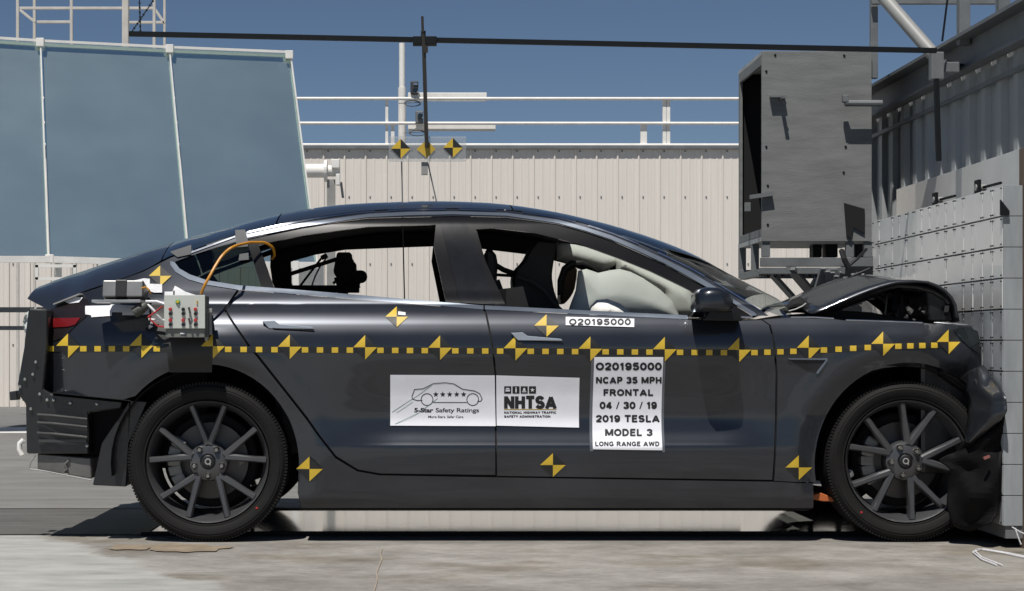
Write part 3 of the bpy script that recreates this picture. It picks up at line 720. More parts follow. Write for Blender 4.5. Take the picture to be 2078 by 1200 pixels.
b = MB(); b.prism([(1640,640),(1700,630),(1770,634),(1815,644),(1900,652),(1900,668),(1640,660)], .25, 1.6, .004); b.build('engine_bay', MATTE, car)
b = MB()
for i in range(16):
    x = random.uniform(1835,1915); y = random.uniform(615,650); b.box(P(x,y,random.uniform(.19,.3)), (random.uniform(.006,.02),.01,random.uniform(.006,.018)), Matrix.Rotation(random.random(),3,'Y'))
b.build('bent_bracket', mat('bracket_metal', (.30,.28,.25), .35, .8, var=.5), car)
# displaced scuttle cover at the base of the windscreen
b = MB(); rows = []
for i in range(13):
    t = i/12; x = 1586+t*56; top = 636-33*math.sin(math.pi*min(1,t*.78+.02)); bot = 637-2*math.sin(math.pi*t)
    rows.append([P(x, top+(bot-top)*k/5, .40-.05*math.sin(math.pi*k/5)) for k in range(6)])
b.quadgrid(rows); o = b.build('scuttle_cover', MATTE, car, smooth=True); md = o.modifiers.new('t','SOLIDIFY'); md.thickness = .02
b = MB(); b.tube([P(1600,632,.33),P(1615,628,.33),P(1628,622,.33),P(1636,616,.33)], .004, 6); b.build('wiper_linkage', STEELL, car)
# hood side strip on top of the fender
b = MB(); b.tube([SP(1605,644,-.002),SP(1650,644,-.002),SP(1692,646.5,-.002)], .003, 6); b.tube([SP(1716,649.5,-.002),SP(1800,652,-.002),SP(1872,655,-.002)], .003, 6); b.tube([SP(1895,655,-.002),SP(1940,658,-.002),SP(1975,661,-.002)], .003, 6)
b.split('fender_edge_strip', CHROME, car, smooth=True)
b = MB(); b.tube([SP(1395,645,-.004),SP(1480,643,-.004),SP(1527,644,-.004)], .004, 6); b.build('mirror_base_strip', CHROME, car, smooth=True)
# head lamp
panel('head_lamp', [([(1935,668),(1960,664),(1984,672),(1988,690),(1988,720),(1968,705),(1950,690)],0,-.006)], [GLASSD], car, rim=.015)
# torn fender and bumper cover bulging out beside the barrier
b = MB(); rows = []
L_ = [(1968,752,.03),(1962,790,.02),(1968,825,-.02),(1962,868,-.05),(1958,898,-.05)]; R_ = [(1995,742,.0),(2018,770,-.10),(2042,808,-.25),(2044,834,-.26),(1972,900,-.10)]
lf = [pchip([(i, p[k]) for i, p in enumerate(L_)]) for k in range(3)]; rf = [pchip([(i, p[k]) for i, p in enumerate(R_)]) for k in range(3)]
for i in range(25):
    v = i/24*4; row = []
    for j in range(11):
        t = j/10; a = [lf[k](v)*(1-t)+rf[k](v)*t for k in range(3)]
        row.append(P(a[0], a[1], a[2]-.03*math.sin(math.pi*t)+.014*noise.noise(Vector((v*1.3,t*3,0)))))
    rows.append(row)
b.quadgrid(rows); o = b.build('torn_bumper_cover', PAINT2, car, smooth=True, angle=60); md = o.modifiers.new('t','SOLIDIFY'); md.thickness = .004
b = MB(); rows = []
L2 = [(1958,896),(1935,922),(1905,934),(1928,958),(1922,1010),(1932,1062),(1968,1078)]; R2 = [(2040,842),(2036,880),(2034,920),(2031,960),(2030,1010),(2020,1050),(2010,1064)]
l2 = [pchip([(i, p[k]) for i, p in enumerate(L2)]) for k in range(2)]; r2 = [pchip([(i, p[k]) for i, p in enumerate(R2)]) for k in range(2)]
for i in range(31):
    v = i/30*6; row = []
    for j in range(19):
        t = j/18; x = l2[0](v)*(1-t)+r2[0](v)*t; y = l2[1](v)*(1-t)+r2[1](v)*t
        row.append(P(x+3*noise.noise(Vector((v*2,t*5,9))), y, -.03-.15*t+.035*noise.noise(Vector((v*.9,t*2,2)))+.018*math.sin(v*2.2+t*5)*t))
    rows.append(row)
b.quadgrid(rows); o = b.build('crushed_bumper', CRUSH, car, smooth=True, angle=12); md = o.modifiers.new('t','SOLIDIFY'); md.thickness = .006
b = MB(); b.tube([P(1978,770,-.04),P(1990,800,-.08),P(1985,840,-.10),P(2000,870,-.16)], .006, 6); b.build('torn_wire', BLACK, car)
b = MB(); b.box2((2.1,.12,.28), (2.335,1.73,.86), .02); b.prism([(1940,690),(1992,700),(2002,760),(1960,800),(1900,760)], .1, .5, .01); b.build('crushed_front_structure', STRUCTB, car)
b = MB(); b.bar(P(1996,931,-.2), P(2008,926,-.2), .012, .01); b.build('broken_reflector', mat('red_clear', (.25,.10,.09), .3), car)
b = MB(); b.prism([(1648,1005),(1665,1000),(1690,1010),(1700,1018),(1670,1018),(1650,1014)], .12, .2, .003); b.build('orange_cable_cover', mat('orange_plastic', (.45,.12,.03), .5), car)

# mirror
b = MB(); rows = []
ring = [(1399,612),(1400,600),(1408,590),(1424,585),(1448,586),(1466,594),(1476,608),(1477,628),(1470,635),(1402,634),(1398,626)]
mcx, mcy = 1437, 612
for y, s_ in ((-.20,.35),(-.195,.7),(-.17,.92),(-.12,1.0),(-.04,1.0),(.02,.9),(.06,.6)):
    rows.append([P(mcx+(x-mcx)*s_, mcy+(yy-mcy)*s_, 0)*1+Vector((0,y,0)) for x, yy in ring])
g_ = b.quadgrid(rows, True); b.bm.faces.new(g_[0]); b.bm.faces.new(g_[-1])
mo = b.build('wing_mirror', mat('mirror_shell', (.018,.022,.030), .3, .4, .6), car, smooth=True, angle=50)
b = MB(); b.prism([(1440,630),(1500,632),(1508,652),(1425,650)], -.06, .12, .006); b.build('mirror_arm', TRIMB, mo)
panel('mirror_triangle', [([(1395,648),(1430,610),(1475,622),(1530,646),(1480,650)],0,.0)], [TRIMB], car, rim=.01)

# door handles and side repeater
for dx, dy in ((0,0),(505,24)):
    b = MB(); pts = [(532,652),(556,651),(566,658),(634,664),(637,668),(546,667)]
    b.prism([(x+dx,y+dy) for x,y in pts], SP(585+dx,660+dy).y-.012, SP(585+dx,660+dy).y+.01, .0015)
    b.build('door_handle', HANDLE, car)
    b = MB(); b.tube([SP(540+dx,655+dy,-.004)]*1+[SP(556+dx,667+dy,-.004),SP(600+dx,669+dy,-.004),SP(638+dx,671+dy,-.004)], .003, 6); b.build('handle_shadow_gap', MATTE, car)
rp = panel('side_repeater', [([(1598,729),(1678,729),(1657,757),(1640,753)],0,-.004)], [BLACK], car, rim=.01)
for q_ in ([(1598,727),(1679,727),(1679,731),(1602,730)],[(1676,731),(1680,731),(1660,759),(1656,757)]): panel('repeater_rim', [(q_,0,-.010)], [SILV], car, rim=.004)

# ------------------------------------------------------------------ target tape and stickers
def diamond(cx, cy, r, w=None, full=True):
    w = w or r
    return [([(cx,cy-r),(cx,cy),(cx-w,cy)],0,-.004), ([(cx,cy),(cx+w,cy),(cx,cy+r)],0,-.004), ([(cx,cy-r),(cx+w,cy),(cx,cy)],1,-.004), ([(cx-w,cy),(cx,cy),(cx,cy+r)],1,-.004)]
tx = [(138,702),(287,702),(432,703),(588,704),(741,705),(893,706),(1046,707),(1198,708),(1349,709),(1500,710),(1641,706),(1792,698),(1925,694)]
def ty(x): return pchip([(a, c) for a, c in tx])(x)
poly = []
xs = list(range(82, 1945, 12))
for a, c in zip(xs, xs[1:]): poly.append(([(a,ty(a)-.5),(c,ty(c)-.5),(c,ty(c)+12),(a,ty(a)+12)],1,-.002))
x = 84; 
for i in range(len(tx)-1):
    a, c = tx[i][0], tx[i+1][0]; n = 4 if c-a > 140 else 4; st = (c-a-62)/3.0 if i < 11 else (c-a-60)/3.0
    for k in range(4):
        xx = a+31+k*st; poly.append(([(xx-6.5,ty(xx)+.6),(xx+6.5,ty(xx)+.6),(xx+6.5,ty(xx)+11.5),(xx-6.5,ty(xx)+11.5)],0,-.003))
for xx in (85,103): poly.append(([(xx-(3 if xx<90 else 6),ty(xx)+.6),(xx+(1 if xx < 90 else 6),ty(xx)+.6),(xx+(1 if xx < 90 else 6),ty(xx)+11.5),(xx-(3 if xx<90 else 6),ty(xx)+11.5)],0,-.004))
panel('checkered_tape', poly, [YEL, BLK], car, rim=0, gz=.02)
for (x, y) in tx: panel('target_sticker', diamond(x, y, 25, 24), [YEL, BLK], car, rim=0, gz=.02)
for x, y, r in ((805,643,21),(1109,661,23),(325,560,21),(628,952,25),(1122,944,24),(1621,949,25)): panel('target_sticker', diamond(x, y, r, r+2), [YEL, BLK], car, rim=0, gz=.02)
panel('tape_patch', [([(808,632),(823,634),(823,640),(808,639)],0,-.008)], [WHTAPE], car, rim=0)
# vehicle number strip under the window
o = panel('number_label', [([(1148,643),(1287,647),(1287,664),(1148,660)],0,-.005)], [PAPER], car, rim=0, gz=.008)
lettering('lettering', [('O20195000', 1217.5, 653.5, 126, 12.5, .045)], INK, o, -.0058)
# large test label
o = panel('test_label', [([(1206,725),(1346,725),(1344,914),(1203,912)],0,-.005)], [PAPER], car, rim=0, gz=.008)
lettering('lettering', [('O20195000',1276,744,134,15,.04),('NCAP 35 MPH',1276,772,134,13,.04),('FRONTAL',1275,797,102,13,.04),('04 / 30 / 19',1275,823,116,14,.04),('2019 TESLA',1274,850,130,14,.04),('MODEL 3',1276,878,97,14,.04),('LONG RANGE AWD',1273,901,131,9,.04)], INK, o, -.0058)
for q_ in ([(1200,721),(1206,721),(1204,916),(1197,916)],[(1346,721),(1351,721),(1349,918),(1344,918)]): panel('clear_tape', [(q_,0,-.003)], [mat('tape_edge', (.12,.13,.15), .3)], car, rim=0, gz=.03)
# ratings label and agency label
o = panel('ratings_label', [([(792,761),(1004,762),(1006,865),(792,864)],0,-.005)], [PAPER], car, rim=0, gz=.008)
def Z2(x, y): return (760+x/3.3516, 740+y/3.35)
carline = [Z2(*p) for p in ((325,243),(290,245),(258,235),(255,215),(272,170),(330,165),(400,130),(480,124),(540,132),(600,168),(680,180),(715,198),(732,235),(722,250),(700,250))]
under = [Z2(400,258), Z2(628,258)]
ex = stroke(carline, 1.5)+stroke(under, 1.3)
for cx_ in (357, 668):
    c_ = Z2(cx_, 238); ex += stroke([(c_[0]+12*math.cos(t*math.pi/10), c_[1]+12*math.sin(t*math.pi/10)) for t in range(21)], 1.5)
def star(cx, cy, r):
    out = []; pts = [(cx+(r if k % 2 == 0 else r*.42)*math.sin(math.pi*k/5), cy-(r if k % 2 == 0 else r*.42)*math.cos(math.pi*k/5)) for k in range(10)]
    return [[(cx,cy), pts[k], pts[(k+1) % 10]] for k in range(10)]
for cx_ in (417,464,511,559,606): ex += star(*Z2(cx_, 203), 6.0)
lettering('lettering', [('5-Star',860,832.5,39,8.5,.03),('Safety Ratings',928,832.5,88,8.5,.006),('More Stars. Safer Cars.',905,846,72,5,.006)], INK, o, -.0058, ex)
creases = stroke([Z2(120,325),Z2(215,262),Z2(290,215),Z2(390,140)], 1.0)+stroke([Z2(140,405),Z2(300,330),Z2(430,230)], 1.0)+stroke([Z2(150,330),Z2(260,255)],.8)
lettering('crease', [], mat('crease_green', (.12,.22,.16), .5), o, -.0054, creases)
o = panel('agency_label', [([(1007,762),(1176,767),(1175,868),(1008,864)],0,-.005)], [PAPER], car, rim=0, gz=.008)
ex = []
for k in range(4):
    x0, y0 = Z2(882+k*56, 148); x1, y1 = Z2(930+k*56, 198); ex.append([(x0,y0),(x1,y0),(x1,y1),(x0,y1)])
lettering('lettering', [('NHTSA', 1076, 817, 106, 25, .07)], INK, o, -.0058, ex)
ic = []
c_ = Z2(906,173); ic += [[(c_[0]-4.5,c_[1]-.5),(c_[0]+4.5,c_[1]-.5),(c_[0]+4.5,c_[1]+3),(c_[0]-4.5,c_[1]+3)],[(c_[0]-3,c_[1]-4),(c_[0]+3,c_[1]-4),(c_[0]+4,c_[1]-1.5),(c_[0]-4,c_[1]-1.5)]]
c_ = Z2(962,173); ic += [[(c_[0]-1.3,c_[1]-5),(c_[0]+1.3,c_[1]-5),(c_[0]+1.3,c_[1]-2.6),(c_[0]-1.3,c_[1]-2.6)],[(c_[0]-1.4,c_[1]-1.8),(c_[0]+1.8,c_[1]-1.8),(c_[0]+1.2,c_[1]+5),(c_[0]-1.2,c_[1]+5)]]
c_ = Z2(1018,173); ic += [[(c_[0]-3,c_[1]+2),(c_[0]-1.5,c_[1]-4),(c_[0]+1.5,c_[1]-4),(c_[0]+3,c_[1]+2)],[(c_[0]-4.5,c_[1]+3),(c_[0]+4.5,c_[1]+3),(c_[0]+4.5,c_[1]+4.5),(c_[0]-4.5,c_[1]+4.5)]]
ic += star(*Z2(1074,173), 4.6)
lettering('icon', [], PAPER, o, -.0064, ic)
a0, a1 = Z2(882,303), Z2(1238,308)
lettering('rule', [], mat('gold_ink', (.45,.30,.04), .5), o, -.0058, [[(a0[0],a0[1]),(a1[0],a0[1]),(a1[0],a1[1]),(a0[0],a1[1])]])
lettering('small_lettering', [('NATIONAL HIGHWAY TRAFFIC',1076,837.5,106,4.6,.035),('SAFETY ADMINISTRATION',1070,845.5,94,4.6,.035)], INK, o, -.0058)
# tape patches on the quarter, and a painted box shadow
for q_ in ([(477,467),(497,466),(503,487),(503,500),(480,502)],[(486,516),(504,513),(505,527),(484,529)],[(345,511),(388,497),(388,516),(360,522)]): panel('grey_tape', [(q_,0,-.006)], [mat('grey_cloth_tape', (.07,.072,.078), .6, var=.3, scale=30)], car, rim=.002)
panel('black_tape_and_shadow', [([(305,612),(345,618),(345,690),(336,700),(318,690),(312,660),(302,640)],0,-.004),([(330,640),(430,640),(430,722),(430,756),(344,756),(338,700)],0,-.0035)], [mat('black_tape_and_box_shadow', (.012,.0125,.013), .55, var=.2)], car, rim=.002)  # first polygon is tape, second paints the control box's cast shadow
panel('white_tape', [([(173,621),(222,620),(226,618),(303,622),(303,638),(272,640),(248,640),(248,634),(227,634),(227,641),(185,644),(185,640),(173,638)],0,-.006),
                     ([(270,570),(292,565),(304,566),(304,576),(329,577),(329,594),(313,594),(300,590),(285,580)],0,-.006),([(334,592),(350,592),(355,580),(376,592),(400,600),(334,612)],0,-.006),
                     ([(130,612),(150,603),(168,604),(160,614),(140,616)],0,-.008)], [WHTAPE], car, rim=.003)

# instruments strapped to the outside
bt = thing('battery_pack', 'silver box wrapped in a black tape band lying on the boot edge', 'battery box', SP(250,600,-.02))
b = MB(); b.m = 0; b.box(P(250,592,-.0)+Vector((0,.05,0)), (.165,.13,.068), Matrix.Rotation(math.radians(-12),3,'X'), .005)
b.build('case', mat('silver_case', (.24,.24,.24), .42, .5), bt)
b = MB(); b.box(P(247,592,-.0)+Vector((0,.05,0)), (.048,.134,.072), Matrix.Rotation(math.radians(-12),3,'X'), .004); b.box(P(289,592,0)+Vector((0,.05,0)), (.012,.128,.064), Matrix.Rotation(math.radians(-12),3,'X'), .004); b.split('tape_band', BLACK, bt)
b = MB(); b.box(P(240,612,-.01), (.20,.12,.012), bev=.003); b.build('base_plate', mat('alu_plate', (.5,.5,.5), .3, .8), bt)
b = MB(); b.tube([P(288,585,-.03),P(296,583,-.04),P(302,588,-.04),P(306,596,-.03)], .004, 6); b.build('lead', ORANGE, bt)

tb = thing('terminal_block', 'small ribbed round connector with red and white leads beside the grey control box', 'connector', P(285,628,-.03))
b = MB(); b.tube([P(272,636,-.04),P(284,628,-.04),P(296,620,-.03),P(305,612,-.02)], [.022,.024,.018,.010], 14); b.build('plug', mat('plug_dark', (.06,.065,.055), .5, var=.6, scale=60), tb, smooth=True)
b = MB(); b.tube([P(300,618,-.04),P(312,630,-.05),P(320,640,-.05),P(330,650,-.04)], .005, 6)
b.tube([P(296,612,-.04),P(318,612,-.05),P(336,618,-.06)], .006, 6); b.tube([P(302,648,-.03),P(320,650,-.04),P(336,650,-.04)], .005, 6); b.split('white_lead', WHTAPE, tb, smooth=True)
b = MB(); b.tube([P(300,644,-.05),P(312,636,-.055),P(330,622,-.06)], .0035, 6); b.tube([P(302,640,-.05),P(306,650,-.05),P(320,662,-.04),P(334,664,-.04)], .0035, 6); b.split('red_lead', REDP, tb, smooth=True)

cb = thing('control_box', 'light grey switch box with twelve red and black sockets strapped above the rear wheel', 'control box', P(380,690,-.1))
Yb0, Yb1 = -.14, .02
c0 = P(333,599,Yb0); c1 = P(416,667,Yb0)
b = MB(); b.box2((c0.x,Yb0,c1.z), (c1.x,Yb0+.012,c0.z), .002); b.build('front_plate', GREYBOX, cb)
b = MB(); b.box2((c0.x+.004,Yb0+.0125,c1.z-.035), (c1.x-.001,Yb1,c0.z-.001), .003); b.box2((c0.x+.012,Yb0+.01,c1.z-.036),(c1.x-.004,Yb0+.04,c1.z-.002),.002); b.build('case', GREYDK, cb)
b = MB(); b.box(P(370,677,Yb0-.002)+Vector((0,.01,0)), (.02,.004,.005)); b.build('name_tag', WHTAPE, cb)
def knob(x, y, m, r=.0072, l=.010):
    b = MB(); p = P(x, y, Yb0); b.lathe([(.0001,-l),(r*.8,-l),(r,-l+.002),(r,.001)], p, 12); b.build('socket', m, cb, smooth=True)
for x, cols in ((346,(REDP,BLACK,REDP,BLACK)),(372,(BLACK,BLACK,REDP,BLACK)),(397,(REDP,BLACK,REDP,BLACK))):
    for y, m in zip((628,637,650,659), cols): knob(x, y, m)
knob(361,613,GREENP,.010,.006); knob(361,613,YEL,.006,.010)
for y in (611,616): knob(400,y,YEL,.003,.006)
b = MB()
for y in (628,650): b.bar(P(383,y-4,Yb0-.008), P(386,y+8,Yb0-.015), .006); b.bar(P(385,y+6,Yb0-.015), P(385,y+16,Yb0-.012), .004)
b.split('toggle_switch', mat('switch_metal', (.2,.2,.19), .3, .8), cb)
b = MB(); b.tube([P(353,603,-.1),P(353,590,-.1)], .003, 6); b.build('aerial', BLACK, cb)
b = MB(); b.tube([P(426,632,-.03),P(427,680,-.03)], .008, 8); b.box(P(426,631,-.04), (.022,.03,.018), bev=.003); b.box(P(420,660,-.02), (.012,.05,.13), bev=.002); b.build('mounting_post', STEELL, cb)
oc = MB(); pts = [(408,597,-.02),(415,580,-.03),(426,560,-.02),(437,540,.0),(452,518,.03),(470,503,.04),(490,496,.11),(512,492,.16),(532,492,.19),(546,497,.21),(555,506,.23),(557,518,.25),(552,526,.27)]
pf = [pchip([(i, p[k]) for i, p in enumerate(pts)]) for k in range(3)]
oc.tube([P(pf[0](i/4), pf[1](i/4), pf[2](i/4)) for i in range(49)], .006, 8)
tag(oc.build('orange_cable', ORANGE, None, smooth=True), 'orange cable looping from the grey control box over the rear side window into the car', 'cable')

# ------------------------------------------------------------------ overhead bar, hanging target plate
YO = .92
ob = thing('overhead_bar', 'long thin black bar spanning the sky over the car roof', 'bar', P(850,85,YO))
b = MB(); b.bar(P(262,69,YO), P(1900,103,YO), .024, .022); b.build('beam', DKBAR, ob)
b = MB(); b.box(P(862,84,YO-.02), (.11,.06,.038), bev=.003); b.box(P(859,70,YO-.02), (.022,.02,.03)); b.build('clamp', DKBAR, ob)
hr = thing('hanging_target_rod', 'dark vertical rod hanging from the overhead bar carrying clear plate of three targets', 'target holder', P(860,84,YO-.05))
b = MB(); b.bar(P(857,34,YO-.05), P(858,66,YO-.05), .020, .012); b.bar(P(858,66,YO-.05), P(860,92,YO-.05), .014); b.bar(P(860,92,YO-.05), P(866,300,YO-.05), .018); b.box(P(864,101,YO-.06), (.02,.02,.03)); b.box(P(865,291,YO-.06), (.014,.02,.04))
b.build('rod', mat('dark_brown_steel', (.05,.045,.038), .4, .5), hr)
b = MB(); b.box2(P(789,328,YO-.03), P(946,277,YO-.03)+Vector((0,.004,0)), .0015); b.build('clear_plate', ACRYL, hr)
def flat_target(x, y, r, Y, parent):
    b = MB()
    for pl, mi in ((((x,y-r),(x,y),(x-r,y)),0), (((x,y),(x+r,y),(x,y+r)),0), (((x,y-r),(x+r,y),(x,y)),1), (((x-r,y),(x,y),(x,y+r)),1)):
        b.m = mi; b.face([P(a, c, Y) for a, c in pl])
    b.build('target_sticker', [YEL, BLK], parent)
flat_target(813,302,20,YO-.035,hr); flat_target(919,300,20,YO-.035,hr)
b = MB(); b.face([P(x,y,YO-.036) for x, y in ((845,303),(866,284),(884,303),(866,321))]); b.build('target_sticker', mat('yellow_back', (.50,.34,.04), .5), hr)
b = MB(); b.box2(P(868,355,YO-.02), P(855,329,YO-.02)+Vector((0,.02,0)), .002); b.build('shadow_block', STEELL, hr)  # solid grey block standing in for a small box-shaped shadow
b = MB(); b.tube([P(868,330,YO),P(887,415,YO)], .003, 6); b.tube([P(815,328,YO),P(817,440,YO),P(821,612,YO+.1)], .003, 6); b.build('guy_wire', STEELG, hr)
ch = MB()
for a, c in (((268,64),(312,0)), ((283,0),(285,66))):
    for i in range(14):
        t = i/14; p = P(a[0]+(c[0]-a[0])*t, a[1]+(c[1]-a[1])*t, YO); q = P(a[0]+(c[0]-a[0])*(t+.06), a[1]+(c[1]-a[1])*(t+.06), YO+.0)
        ch.bar(p, q, .008 if i % 2 else .005)
tag(ch.build('hanging_chain', DKBAR), 'black chain holding up the left end of the overhead bar', 'chain')

# ------------------------------------------------------------------ back wall with rooftop railing
YW = 17.5
def wx(px, Y=YW): return P(px, 700, Y).x
def wz(py, Y=YW): return P(700, py, Y).z
WALLM = mat('beige_cladding', (.74,.69,.63), .5, .0, var=.06, scale=1.2, rv=.06, stretch=(8,8,.6))
b = MB(); prof = []; X = -9.0; pitch = .286
while X < 14:
    prof += [(X,0),(X+.085,0),(X+.09,-.004),(X+.105,-.004),(X+.11,0),(X+.18,0),(X+.185,-.004),(X+.20,-.004),(X+.205,0),(X+.250,0),(X+.258,-.019),(X+.276,-.019),(X+.284,0)]
    X += pitch
ztop = wz(302)
rows = [[Vector((x, YW+y, z)) for x, y in prof] for z in (0, ztop)]
b.quadgrid(rows); wb = b
bw = thing('cladding_wall', 'long beige ribbed metal wall behind the car', 'wall', (2.5, YW, 0))
b = MB(); b.box2((-9,YW-.06,ztop-.01), (14,YW+.05,ztop+.035), .004); b.build('cap_flashing', STEELG, bw)
b = wb; b.m = 1
for i in range(80):
    x = -9+.012+i*pitch
    for z in (wz(307), wz(400), wz(536), wz(700)): b.box((x+.03,YW-.003,z), (.018,.012,.022))
b.build('ribbed_sheet', [WALLM, STEELG], bw)
rl_ = thing('rooftop_railing', 'white three-rail guard railing along the top of the beige wall', 'railing', (3, YW+.3, ztop))
for y in (200,250,294):
    b = MB(); b.tube([P(-100,y,YW),P(1800,y+1,YW)], .022, 12); b.build('rail', STEELW, rl_, smooth=True)
for x, y0, wd in ((785,200,.04),(797,252,.05),(1306,253,.09),(1348,200,.05),(1356,200,.05)):
    b = MB(); b.bar(P(x,y0,YW+.05), P(x,303,YW+.05), wd, .05, .005); b.build('post', STEELW, rl_)
for x0, x1, y, k in ((868,988,195,'upper'),(868,1006,256,'lower')):
    b = MB(); b.box2(P(x0-40,y+8,YW+.2), P(x1,y-7,YW+.2)+Vector((0,.16,0)), .01)
    tag(b.build('outrigger_beam', STEELW), f'{k} of two thick white beams sticking out from the roof pole over the wall', 'beam', 'white beams on the roof pole')
pl = MB(); pl.tube([P(816,88,YW+.5),P(816,180,YW+.5)], .042, 16); pl.tube([P(816,178,YW+.5),P(816,302,YW+.5)], .055, 16);
tag(pl.build('roof_pole', STEELW, smooth=True), 'tall white pole rising beside the hanging rod above the beige wall', 'pole')
for (x, y, s_, lab) in ((841,180,1,'black and white floodlight head on the upper white beam beside pole'),(851,240,-1,'grey camera unit on the lower white beam right above the target plate')):
    t_ = thing('floodlight' if s_ > 0 else 'roof_camera', lab, 'light' if s_ > 0 else 'camera', P(x, y+16, YW+.1))
    b = MB(); b.box(P(x,y,YW+.05), (.11,.2,.18), bev=.02); b.build('housing', mat('dark_housing', (.05,.05,.055), .4) if s_ > 0 else STEELG, t_)
    b = MB(); b.lathe([(.0001,-.03),(.035,-.03),(.04,.0),(.04,.05)], P(x+2,y+4*s_,YW-.08), 20); b.build('lens', GLASSD, t_, smooth=True)
    b = MB(); b.box(P(x+2,y-9,YW-.05), (.06,.03,.03), bev=.008); b.build('shade', CHROME, t_)
    b = MB(); b.box(P(x,y+17,YW+.1), (.12,.1,.08), bev=.01); b.build('bracket', STEELW, t_)
    b = MB(); cp = P(x-4, y+30, YW-.02); b.tube([cp+Vector((.09*math.cos(a/8*math.pi)*(1+.01*a), 0, .04*math.sin(a/8*math.pi))) for a in range(0,34)]+[P(x-32,y+30,YW-.02)], .006, 6); b.build('coiled_cable', STEELG, t_)
wp = thing('wall_pipe', 'large white flanged pipe with grey stand in front of the beige wall', 'pipe', P(672,420,15))
b = MB(); b.tube([P(560,347,15),P(662,347,15)], .085, 24); b.tube([P(662,347,15),P(690,347,15)], .07, 20); b.build('pipe', STEELW, wp, smooth=True)
b = MB(); b.tube([P(658,347,15),P(664,347,15)], .135, 24); b.box(P(681,333,14.9), (.10,.1,.11), bev=.01); b.box(P(686,365,14.9), (.05,.1,.14), bev=.01); b.build('flange', STEELW, wp)
b = MB(); b.bar(P(672,365,15), P(672,826,15), .10); b.bar(P(692,370,15), P(696,402,15), .03); b.build('stand', STEELL, wp)

# ------------------------------------------------------------------ reflecting screens at the left
MIRP = mat('screen_film', (.70,.85,.80), .22, .915, var=.06, scale=1.1, rv=.03, bump=.004, bscale=1.5, stretch=(1,1,1.6))
sc_ = thing('reflector_screen', 'large leaning blue-grey reflective screen of three joined sheets in white frame', 'screen', P(300,700,9.5))
def scp(x, y):                                  # screen plane: leans back, right end farther
    t = (530-y)/430; Y = 9.4+x/590*.7+t*.55; return P(x, y, Y)
edges_top = [(-180,70),(84,87),(345,100),(590,110)]; edges_bot = [(-175,527),(100,527),(385,536),(645,539)]
for i in range(3):
    g0 = 1.2; b = MB()
    a, c, d, e = edges_top[i], edges_top[i+1], edges_bot[i+1], edges_bot[i]
    q = [scp(a[0]+g0,a[1]), scp(c[0]-g0,c[1]), scp(d[0]-g0,d[1]), scp(e[0]+g0,e[1])]
    b.face(q); r = bmesh.ops.extrude_face_region(b.bm, geom=b.bm.faces[:]); bmesh.ops.translate(b.bm, vec=(0,.02,0), verts=[v for v in r['geom'] if isinstance(v, bmesh.types.BMVert)])
    b.build('sheet', MIRP, sc_)
b = MB()
off = Vector((0,-.045,0))
for es in (edges_top,):
    for p, q in zip(es, es[1:]): b.bar(scp(*p)+off+Vector((0,0,.012)), scp(*q)+off+Vector((0,0,.012)), .024)
for p, q in zip(edges_bot[:2], edges_bot[1:3]): b.bar(scp(*p)+off, scp(*q)+off, .06)
b.bar(scp(*edges_bot[2])+off, scp(*edges_bot[3])+off, .06)
for i in (1,2,3): b.bar(scp(*edges_top[i])+off, scp(*edges_bot[i])+off, .012)
b.build('frame', STEELW, sc_)
for p in ((84,88),(346,101),(588,113),(103,526)):
    b = MB(); b.box(scp(*p)+Vector((0,-.05,0)), (.075,.05,.08), bev=.005); b.build('clamp', STEELW, sc_)
b = MB(); Ys = 9.3
for p, q in (((72,540),(155,540)),((72,566),(155,566)),((75,538),(75,568)),((152,538),(152,568))): b.bar(P(*p,Ys), P(*q,Ys), .028)
for x in (-80, 118, 400, 600): b.bar(P(x,530,Ys+.4), P(x,812,Ys+1.5) if False else Vector((P(x,530,Ys+.4).x,Ys+.4,0)), .06)
b.split('stand', STEELW, sc_)
b = MB(); b.bar(P(-80,629,10.2), P(640,629,10.2), .05); b.bar(P(-80,666,10.2), P(640,666,10.2), .04); b.split('cross_rail', STEELG, sc_)
b = MB(); b.box2(P(585,600,11.0), P(657,539,11.0)+Vector((0,.03,0)), .004); tag(b.build('white_board', STEELW), 'white board seen through the rear side window below the reflective screen', 'board')
# beige scaffold tower behind the screens
tw = thing('scaffold_tower', 'beige pipe scaffold tower rising behind the reflective screen', 'scaffold', P(190,826,14.5))
def tb_(p, q, wd, name='tube', Y=14.5):
    b = MB(); b.bar(P(*p,Y), P(*q,Y), wd, wd, wd*.15); b.build(name, mat_tower, tw)
mat_tower = mat('beige_steel', (.58,.55,.50), .5, var=.15)
for x, Y, wd in ((36,14.2,.035),(70,15.2,.035),(145,14.5,.035),(313,14.2,.035),(334,15.2,.03)): tb_((x,-60),(x,826),wd,'post',Y)
tb_((255,-60),(255,826),.08,'post')
for p, q in (((36,17),(255,17)),((75,45),(145,45)),((255,17),(313,17)),((255,46),(334,46)),((36,17),(72,46)),((313,17),(334,48))): tb_(p, q, .032, 'rail')

